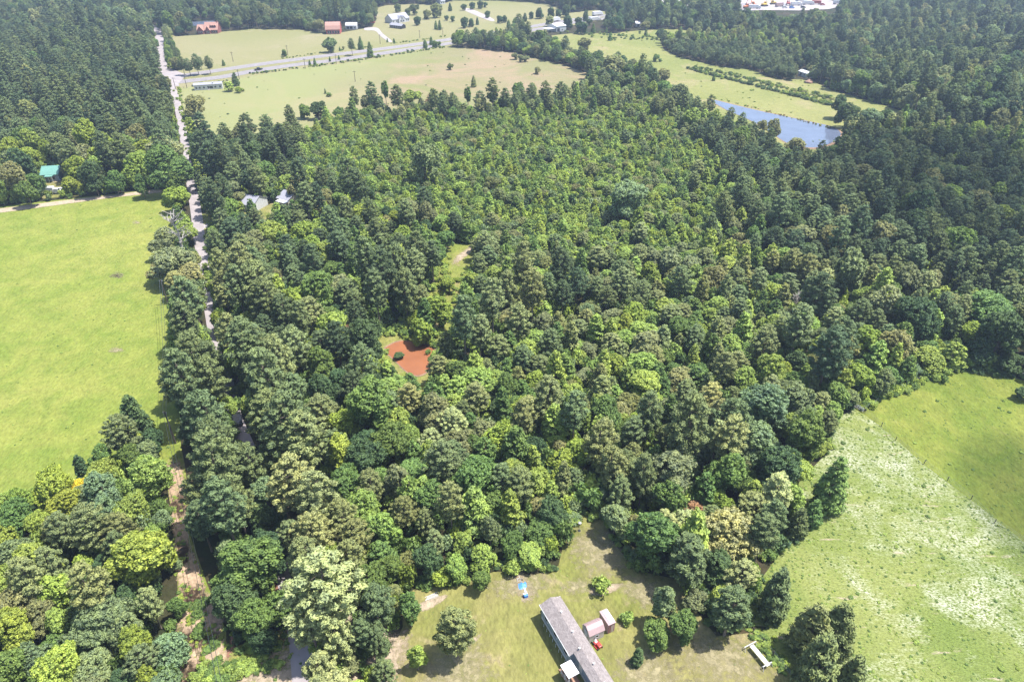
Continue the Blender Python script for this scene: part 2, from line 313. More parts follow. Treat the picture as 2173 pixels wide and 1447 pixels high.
def soft_patch(name, pts, z, mt):
    c = catmull([(p.x, p.y) for p in poly(pts)], 5); n = len(c); cx3, cy3 = sum(p[0] for p in c) / n, sum(p[1] for p in c) / n
    vs = [(cx3 + (x - cx3) * k, cy3 + (y - cy3) * k, z) for k in (1.25, .95, .6, .25) for x, y in c] + [(cx3, cy3, z)]
    fs = [(r * n + i, r * n + (i + 1) % n, (r + 1) * n + (i + 1) % n, (r + 1) * n + i) for r in range(3) for i in range(n)] + [(3 * n + i, 3 * n + (i + 1) % n, 4 * n) for i in range(n)]
    me = bpy.data.meshes.new(name); me.from_pydata(vs, [], fs); a = me.attributes.new('edge', 'FLOAT', 'POINT'); k9 = -.09 if mt == 'dry_grass' else .1 if mt == 'dirt_strip' else 0; a.data.foreach_set('value', [0.0] * n + [.22 + k9] * n + [.32 + k9] * n + [.38 + k9] * (n + 1)); me.materials.append(M[mt + '_worn'])
    return tag(link(bpy.data.objects.new(name, me)), kind='structure')
def patch(name, pts, z, mt):
    if name in ('worn_soil', 'red_soil', 'yard_dirt', 'driveway', 'trail_soil'): return soft_patch(name, pts, z, mt)
    return _patch(name, pts, z, mt)
def _patch(name, pts, z, mt): return sheet(name, catmull([(p.x, p.y) for p in poly(pts)], 5), z, M[mt])
patch('dirt_road', [(-200,462),(0,443),(120,428),(240,414),(322,404),(345,407),(322,411),(240,420),(120,436),(0,452),(-200,474)], .092, 'pale_dirt')
patch('yard_dirt', [(700,1330),(760,1300),(850,1335),(868,1380),(840,1447),(830,1560),(640,1560),(690,1447)], .092, 'pale_dirt')
for a in ([(352,990),(380,985),(392,1040),(390,1090),(366,1080),(358,1030)], [(364,1070),(392,1060),(398,1130),(400,1180),(380,1190),(368,1120)], [(378,1170),(402,1160),(430,1230),(432,1270),(388,1270)], [(385,1260),(440,1260),(470,1320),(440,1370),(388,1360)], [(380,1350),(460,1350),(480,1400),(430,1447),(390,1447)], [(385,1430),(440,1430),(450,1600),(360,1600)]): soft_patch('bare_strip', a, .094, 'dirt_strip')
patch('driveway', [(540,1400),(610,1370),(665,1385),(670,1447),(680,1700),(500,1700),(505,1440)], .096, 'pale_dirt')
patch('red_soil', [(493,1340),(510,1330),(503,1365),(482,1395)], .096, 'red_dirt'); patch('red_soil', [(455,1440),(462,1432),(464,1460),(450,1500)], .096, 'red_dirt')
for a in ([(1255,1247),(1315,1238),(1318,1247),(1270,1266)], [(1085,1222),(1112,1215),(1135,1262),(1112,1275),(1090,1250)], [(880,1285),(945,1262),(935,1278),(900,1296)], [(990,1360),(1020,1345),(1010,1362),(990,1372)]): patch('worn_soil', a, .096, 'pale_dirt')
for a in ([(515,1045),(540,1050),(545,1080),(538,1110),(525,1085)], [(585,1180),(625,1200),(620,1270),(600,1300),(580,1240)], [(536,1105),(550,1108),(548,1130),(538,1128)], [(1620,795),(1645,790),(1648,805),(1625,808)], [(1685,935),(1715,935),(1715,950),(1690,955)], [(1045,1040),(1060,1040),(1060,1052),(1045,1052)], [(1460,920),(1480,920),(1480,940),(1462,942)]): patch('red_soil', a, .05, 'red_dirt')
patch('gravel_drive', [(775,60),(800,60),(812,72),(832,88),(824,89),(806,76),(796,66),(775,65)], .096, 'gravel_pad'); patch('gravel_drive', [(985,22),(1000,20),(1045,40),(1040,45)], .096, 'gravel_pad')
patch('gravel_drive', [(428,478),(470,472),(470,478),(428,486)], .096, 'gravel_pad'); patch('gravel_drive', [(428,508),(462,507),(462,514),(430,516)], .096, 'gravel_pad')
patch('trail_soil', [(968,545),(1000,522),(1010,524),(985,548),(965,560)], .1, 'pale_dirt')
sheet('gravel_yard', [(p.x, p.y) for p in poly([(1460,22),(1500,16),(1560,24),(1620,22),(1700,23),(1760,20),(1800,10),(1760,1),(1740,-6),(1560,-8),(1400,0),(1380,14)])], .11, M['gravel_pad'])
for a in ([(1030,1240),(1120,1215),(1170,1225),(1150,1262),(1060,1268)], [(1200,1150),(1280,1110),(1340,1200),(1260,1230)], [(1320,1210),(1440,1260),(1400,1300),(1320,1260)], [(900,1400),(1010,1360),(1050,1447),(900,1500)], [(1420,1360),(1580,1350),(1640,1447),(1480,1447)], [(1300,1400),(1400,1380),(1460,1447),(1340,1470)], [(1190,1240),(1240,1225),(1260,1250),(1200,1262)]): patch('worn_soil', a, .1, 'dry_grass')
for a in ([(232,586),(250,578),(266,584),(250,592)], [(228,744),(250,736),(264,744),(245,750)], [(280,472),(290,469),(300,473),(288,477)], [(232,588),(248,580),(262,585),(250,590)]): patch('worn_soil', a, .1, 'dry_grass')
# ponds
pw = catmull([(p.x, p.y) for p in poly([(1508,212),(1560,224),(1620,238),(1700,255),(1765,270),(1784,286),(1764,304),(1728,314,0),(1676,302,1),(1634,276,1),(1592,252,1),(1540,229,1)])], 6)
sheet('pond_water', pw, .14, M['pond_water'])
cx_, cy_ = sum(p[0] for p in pw) / len(pw), sum(p[1] for p in pw) / len(pw)
sheet('pond_bank', [(cx_ + (x - cx_) * 1.035, cy_ + (y - cy_) * 1.06) for x, y in pw], .12, simple('bank_soil', (.22, .135, .08), .95, vary=.2, scale=.3))
rp = catmull([(p.x, p.y) for p in poly([(817,742),(848,725),(880,728),(918,738),(920,762),(903,784,1),(872,788,1),(835,762)])], 6)
sheet('red_pond_water', rp, .14, M['red_water'])
cx_, cy_ = sum(p[0] for p in rp) / len(rp), sum(p[1] for p in rp) / len(rp)
sheet('red_pond_bank', [(cx_ + (x - cx_) * 1.07, cy_ + (y - cy_) * 1.07) for x, y in rp], .12, simple('bank_mud', (.24, .15, .095), .95, vary=.3, scale=.6))
sheet('distant_pond_water', [(p.x, p.y) for p in poly([(395,48),(470,44),(520,42),(520,48),(465,54),(410,56)])], .14, M['pond_water'])
# roads
def ribbon(name, ctr, wid, z, mt):
    c = [Vector((*p, 0)) for p in catmull(ctr, 8, False)]; vs, fs = [], []
    for i, p in enumerate(c):
        d = (c[min(i + 1, len(c) - 1)] - c[max(i - 1, 0)]).normalized(); n = Vector((-d.y, d.x, 0)) * (wid / 2)
        vs += [(p.x + n.x, p.y + n.y, z), (p.x - n.x, p.y - n.y, z)]
    fs = [(2 * i, 2 * i + 1, 2 * i + 3, 2 * i + 2) for i in range(len(c) - 1)]
    me = bpy.data.meshes.new(name); me.from_pydata(vs, [], fs); me.materials.append(mt)
    return tag(link(bpy.data.objects.new(name, me)), kind='structure')
W2 = lambda pts: [(P(*p).x, P(*p).y) for p in pts]
NEAR = W2([(348,179),(367,176),(467,164.5),(541,151),(633,137.5),(720,127.5),(895,101.5),(1000,86),(1140,63),(1213,49),(1300,38),(1420,26),(1600,12)])
FARC = W2([(340,168),(375,163.5),(467,149.5),(578,133.5),(720,115.5),(790,107),(895,93),(1060,68.5),(1152,53),(1213,43),(1290,33),(1420,20),(1600,8)])
ROAD = W2([(328,55),(335,75),(341,100),(346,125),(355,160),(365,185),(375,215),(385,262),(397,330),(408,400),(417,455),(424,510),(434,560),(446,640),(464,740),(482,830),(496,890),(525,960),(575,1090),(610,1220),(636,1340),(648,1447),(665,1700)])
ribbon('highway_road', NEAR, 10.5, .13, M['asphalt']); ribbon('highway_road', FARC, 10.5, .134, M['asphalt'])
ribbon('highway_median', [((a[0] + b[0]) / 2, (a[1] + b[1]) / 2) for a, b in zip(W2([(375,173),(467,164.5),(541,151),(633,137.5),(720,127.5),(895,101.5)]), W2([(388,160),(467,149.5),(541,139.5),(633,126.5),(720,115.5),(895,93)]))], 5.5, .126, M['pasture_far'])
ribbon('country_road', ROAD[:6], 9.0, .138, M['road']); ribbon('country_road', ROAD[5:], 4.0, .142, M['road'])
sheet('road_junction', W2([(335,150),(372,150),(396,160),(372,186),(356,190),(340,170)]), .15, M['road'])
for c, w2 in ((NEAR, 4.6), (NEAR, -4.6), (FARC, 4.6), (FARC, -4.6)):
    cc = [Vector((*p, 0)) for p in c]; off = []
    for i, p in enumerate(cc):
        d = (cc[min(i + 1, len(cc) - 1)] - cc[max(i - 1, 0)]).normalized(); off.append((p.x - d.y * w2, p.y + d.x * w2))
    ribbon('road_marking', off, .18, .156, M['paint_white'])
LINES = [(ROAD, 5.0), (NEAR, 11), (FARC, 11)]
CLEAR_LINE = W2([(368,900),(385,1000),(398,1120),(425,1246),(470,1447)])

# ------------------------------------------------------------------ tree shapes: crowns of many small leaf sprays, tapered trunks with limbs
rng = np.random.default_rng(7)
def crown_mesh(name, clumps, n_leaf, size, asp, mt, center, upb=.25, jit=.55, shell=.72):
    """clumps: rows (x,y,z,rx,ry,rz). Each gets n_leaf leaf sprays spread through its outer shell."""
    cl = np.array(clumps); k = len(cl)
    wgt = (cl[:, 3] * cl[:, 4]) ** 1.0; idx = rng.choice(k, size=n_leaf * k, p=wgt / wgt.sum()); n = len(idx)
    d = rng.normal(size=(n, 3)); d /= np.linalg.norm(d, axis=1)[:, None]
    d[:, 2] = np.where(rng.random(n) < .55, np.abs(d[:, 2]), d[:, 2])
    r = shell + (1 - shell) * rng.random(n) + rng.normal(size=n) * .14
    pos = cl[idx, :3] + d * r[:, None] * cl[idx, 3:6]
    out = pos - np.array(center); out /= np.linalg.norm(out, axis=1)[:, None] + 1e-6
    nrm = d * .62 + out * .3 + rng.normal(size=(n, 3)) * jit + np.array([0, 0, upb]); nrm /= np.linalg.norm(nrm, axis=1)[:, None]
    sh = d * .48 + out * .20 + rng.normal(size=(n, 3)) * .60 + np.array([0, 0, .42]); sh /= np.linalg.norm(sh, axis=1)[:, None]
    flip = (nrm * sh).sum(1) < 0; nrm[flip] *= -1
    a = np.cross(nrm, rng.normal(size=(n, 3))); a /= np.linalg.norm(a, axis=1)[:, None] + 1e-6; b = np.cross(nrm, a)
    s = size * (.6 + .8 * rng.random(n))[:, None]
    v = np.stack([pos + a * s, pos + b * s * asp, pos - a * s, pos - b * s * asp], 1).reshape(-1, 3)
    me = bpy.data.meshes.new(name); me.vertices.add(4 * n); me.vertices.foreach_set('co', v.astype(np.float32).ravel())
    me.loops.add(4 * n); me.loops.foreach_set('vertex_index', np.arange(4 * n, dtype=np.int32))
    me.polygons.add(n); me.polygons.foreach_set('loop_start', np.arange(0, 4 * n, 4, dtype=np.int32)); me.polygons.foreach_set('loop_total', np.full(n, 4, dtype=np.int32))
    me.polygons.foreach_set('use_smooth', np.ones(n, dtype=bool)); me.update()
    me.normals_split_custom_set_from_vertices(np.repeat(sh, 4, axis=0).tolist()); me.materials.append(mt)
    return me
def trunk_mesh(name, H, r0, limbs, mt, lean=.3, seed=0):
    rd = random.Random(seed); mb = MB(); a = rd.random() * 6.28
    ax = [Vector((math.cos(a) * lean * t * t + rd.uniform(-.1, .1) * t, math.sin(a) * lean * t * t + rd.uniform(-.1, .1) * t, H * t - (.3 if t == 0 else 0))) for t in (0, .03, .2, .4, .6, .8, 1)]
    mb.tube(ax, [r0 * 1.4, r0, r0 * .85, r0 * .7, r0 * .5, r0 * .3, r0 * .08], 7)
    for (t, ang, ln, up) in limbs:
        i = min(5, int(t * 6)); f = t * 6 - i
        zz = H * t; b = ax[min(6, max(1, round(t * 6)))].copy(); b.z = zz
        d = Vector((math.cos(ang), math.sin(ang), 0)); rr = r0 * (1 - t) * .5 + .02
        mb.tube([b, b + d * ln * .4 + Vector((0, 0, up * .35)), b + d * ln * .75 + Vector((0, 0, up * .8)), b + d * ln + Vector((0, 0, up * 1.1))], [rr, rr * .7, rr * .45, rr * .15], 4, False)
    me_o = mb.build(name, mt, smooth=True); me = me_o.data; bpy.data.objects.remove(me_o); return me
def U(a, b): return rng.uniform(a, b)
PROTO = []     # dict(kind, crown mesh, trunk mesh, W width, H height, C crown-centre height)
PS = 1.2
def add_proto(kind, crown, trunk, W, H, C):
    for m_ in (crown, trunk):
        if m_: m_.transform(Matrix.Scale(PS, 4))
    W, H, C = W * PS, H * PS, C * PS
    PROTO.append(dict(kind=kind, crown=crown, trunk=trunk, W=W, H=H, C=C))
def pine(seed, H=18, Rm=3.9, start=.42, dense=1.55, flat=.7):
    cl, lb = [], []; z = H * start
    while z < H - .5:
        t = (z - H * start) / (H * (1 - start)); rad = Rm * (math.sin(math.pi * min(1, (t * .75 + .2))) ** .8) * (1 - .25 * t)
        nb = max(3, int(round((6 if t < .7 else 4) * dense))); a0 = U(0, 6.28)
        for k in range(nb):
            a = a0 + 6.28 * k / nb + U(-.35, .35); r = rad * U(.6, 1.08); up = U(.1, .9)
            lb.append((z / H, a, r * .9, up * .5)); q = U(.42, .82) * (1 - .25 * t)
            cl.append((r * math.cos(a), r * math.sin(a), z + up, q * 1.05, q * 1.05, q * flat))
            if r > 2.0: cl.append((r * .55 * math.cos(a + .2), r * .55 * math.sin(a + .2), z + up * .7 + .2, q * .85, q * .85, q * flat))
        z += H * U(.045, .062)
    cl.append((0, 0, H - .5, .75, .75, .9)); cl.append((.3, .2, H - 1.3, .9, .9, .7))
    me = crown_mesh('crown', cl, 105, .20, .42, M['needles'], (0, 0, H * .62), upb=.35, jit=.6)
    add_proto('pine', me, trunk_mesh('trunk', H * .97, .26, lb[::2], M['bark'], .4, seed), Rm * 2.1, H, H * .70)
def broad(seed, H=14, Rm=4.6, lobes=7, base=.22, zr=.42, kind='broad', leaf=.20, nl=52, crad=.52):
    cl, lb = [], []; cz = H * (base + 1) / 2; hz = H * (1 - base) / 2
    L = [(U(-.18, .18) * Rm, U(-.18, .18) * Rm, cz + hz * .30, Rm * .60, hz * .66)]
    for k in range(lobes):
        a = 6.28 * k / lobes + U(-.5, .5); rr = Rm * U(.34, .70); zz = cz + hz * U(-.62, .48)
        L.append((rr * math.cos(a), rr * math.sin(a), zz, Rm * U(.26, .52), hz * U(.28, .52)))
        lb.append((U(.25, .55), a, rr * .9, max(.5, zz - H * .4)))
    for (x, y, z, r, h) in L:
        nc = int(7 + 5.5 * r * h / (crad * crad) * .5)
        for i in range(nc):
            ph = math.acos(1 - 2 * (i + .5) / nc * .92); th = i * 2.39996 + U(0, .6)
            q = crad * U(.5, 1.35)
            cl.append((x + (r * U(.82, 1.1) - q * .4) * math.sin(ph) * math.cos(th) + U(-.2, .2), y + (r - q * .4) * math.sin(ph) * math.sin(th) + U(-.2, .2), z + (h - q * .3) * math.cos(ph) + U(-.3, .4), q, q, q * .85))
    me = crown_mesh('crown', cl, nl, leaf, .62, M['leaves'], (0, 0, cz - hz * .2), upb=.2, jit=.6)
    add_proto(kind, me, trunk_mesh('trunk', H * .8, .24, lb, M['bark'], .5, seed), Rm * 2.05, H, cz)
def spire(seed, H=11, Rm=2.2, base=.08, mat='leaves', kind='spire', pw=.75, size=.19, asp=.6, nl=95):
    cl, lb = [], []; z = H * base + .4
    while z < H - .3:
        t = (z - H * base) / (H * (1 - base)); rad = Rm * ((1 - t) ** pw) * (.75 + .25 * min(1, t * 6)); nb = max(3, int(2.6 * rad + 3)); a0 = U(0, 6.28)
        for k in range(nb):
            a = a0 + 6.28 * k / nb + U(-.3, .3); r = rad * U(.62, 1.1); q = U(.5, .85) * (.55 + .45 * (1 - t))
            cl.append((r * math.cos(a), r * math.sin(a), z + U(-.25, .3), q, q, q * .75)); lb.append((max(.02, z / H - .04), a, r * .8, .3))
        z += H * .062
    cl.append((0, 0, H - .35, .3, .3, .5))
    me = crown_mesh('crown', cl, nl, size, asp, M[mat], (0, 0, H * .3), upb=.2, jit=.55)
    add_proto(kind, me, trunk_mesh('trunk', H * .95, .16, lb[::4], M['bark'], .2, seed), Rm * 2.0, H, H * .46)
def bush(seed, H=2.6, Rm=1.9):
    cl = [(U(-1, 1) * Rm * .6, U(-1, 1) * Rm * .6, U(.25, .75) * H, U(.5, .9), U(.5, .9), U(.45, .75)) for _ in range(16)]
    me = crown_mesh('crown', cl, 75, .22, .6, M['leaves'], (0, 0, 0), upb=.3, jit=.6)
    add_proto('bush', me, trunk_mesh('trunk', H * .6, .06, [(.2, U(0, 6), .9, .8), (.3, U(0, 6), .8, .8), (.25, U(0, 6), .9, .7)], M['bark'], .1, seed), Rm * 2.1, H, H * .5)
for i, a in enumerate([(18, 3.9, .40), (17, 4.3, .36), (19, 3.5, .45), (16, 3.7, .32), (18, 4.6, .44)]): pine(i, *a)
for i, a in enumerate([(14, 4.6, 9, .20), (13, 5.2, 10, .22), (15, 4.2, 8, .16), (12, 4.8, 9, .14), (14, 5.0, 11, .24), (15, 4.8, 7, .12), (13, 4.4, 12, .18)]): broad(20 + i, *a)
for i, a in enumerate([(9, 2.3, .06), (10, 2.1, .05), (8.5, 2.6, .05)]): spire(40 + i, *a, pw=.5)
for i, a in enumerate([(9, 2.5, .03), (10, 2.3, .03)]): spire(50 + i, *a, mat='needles', kind='cedar', pw=.62, size=.22, asp=.4, nl=95)
for i, a in enumerate([(12, 2.6, 5, .10), (13, 2.3, 5, .08)]): broad(60 + i, *a, kind='narrow', crad=.5, nl=55)
for i, a in enumerate([(6.6, 3.2, 7, .03), (7.2, 3.0, 8, .02), (6.0, 3.3, 6, .03)]): broad(80 + i, *a, kind='round', crad=.42)
for i in range(3): bush(70 + i)
def bare(seed, H=11, Rm=3.2, n=26, mt='pale_bark', kind='dead', twigs=5):
    rd = random.Random(seed); mb = MB()
    ax = [Vector((rd.uniform(-.3, .3) * t, rd.uniform(-.3, .3) * t, H * .9 * t)) for t in (0, .2, .4, .6, .8, 1)]
    mb.tube(ax, [.25, .22, .18, .13, .08, .03], 6)
    for k in range(n):
        t = rd.uniform(.3, .98); b = ax[round(t * 5)].copy(); b.z = H * .9 * t; a = rd.uniform(0, 6.28); ln = Rm * rd.uniform(.5, 1) * (1.15 - t * .5)
        d = Vector((math.cos(a), math.sin(a), rd.uniform(.25, .9))).normalized()
        p = [b, b + d * ln * .5 + Vector((0, 0, .1)), b + d * ln + Vector((rd.uniform(-.3, .3), rd.uniform(-.3, .3), .3))]
        mb.tube(p, [.10, .07, .03], 4, False)
        for j in range(twigs):
            s = p[1].lerp(p[2], rd.random()); e = s + (d + Vector((rd.uniform(-1, 1), rd.uniform(-1, 1), rd.uniform(-.2, .8)))).normalized() * ln * rd.uniform(.2, .4)
            mb.tube([s, e], [.045, .015], 3, False)
    o = mb.build('trunk', M[mt], smooth=True); me = o.data; bpy.data.objects.remove(o)
    add_proto(kind, None, me, Rm * 2, H, H * .6)
bare(1); bare(2, 10, 3.6, 34, twigs=8)
BYK = {}
for i, p in enumerate(PROTO): BYK.setdefault(p['kind'], []).append(i)

# ------------------------------------------------------------------ leaf colours (name -> linear colour)
TINT = {'Pd': (.052, .078, .042), 'Pm': (.088, .118, .056), 'Po': (.125, .150, .070), 'Pl': (.195, .215, .100), 'G': (.085, .135, .045), 'D': (.050, .085, .042), 'L': (.165, .225, .066),
        'Y': (.180, .225, .052), 'YY': (.36, .30, .035), 'B': (.120, .168, .098), 'O': (.138, .155, .085), 'T': (.185, .195, .105), 'K': (.20, .13, .09), 'W': (.15, .20, .045)}
TINT = {k: (min(.8, v[0] * 1.80), min(.8, v[1] * 1.76), v[2] * 1.56) for k, v in TINT.items()}
WORD = {'Pd': 'dark green', 'Pm': 'green', 'Po': 'olive green', 'Pl': 'pale olive', 'G': 'rich green', 'D': 'deep green', 'L': 'bright green', 'Y': 'lime green', 'YY': 'golden yellow',
        'B': 'blue green', 'O': 'grey olive', 'T': 'tan green', 'K': 'brown', 'W': 'yellowish green'}
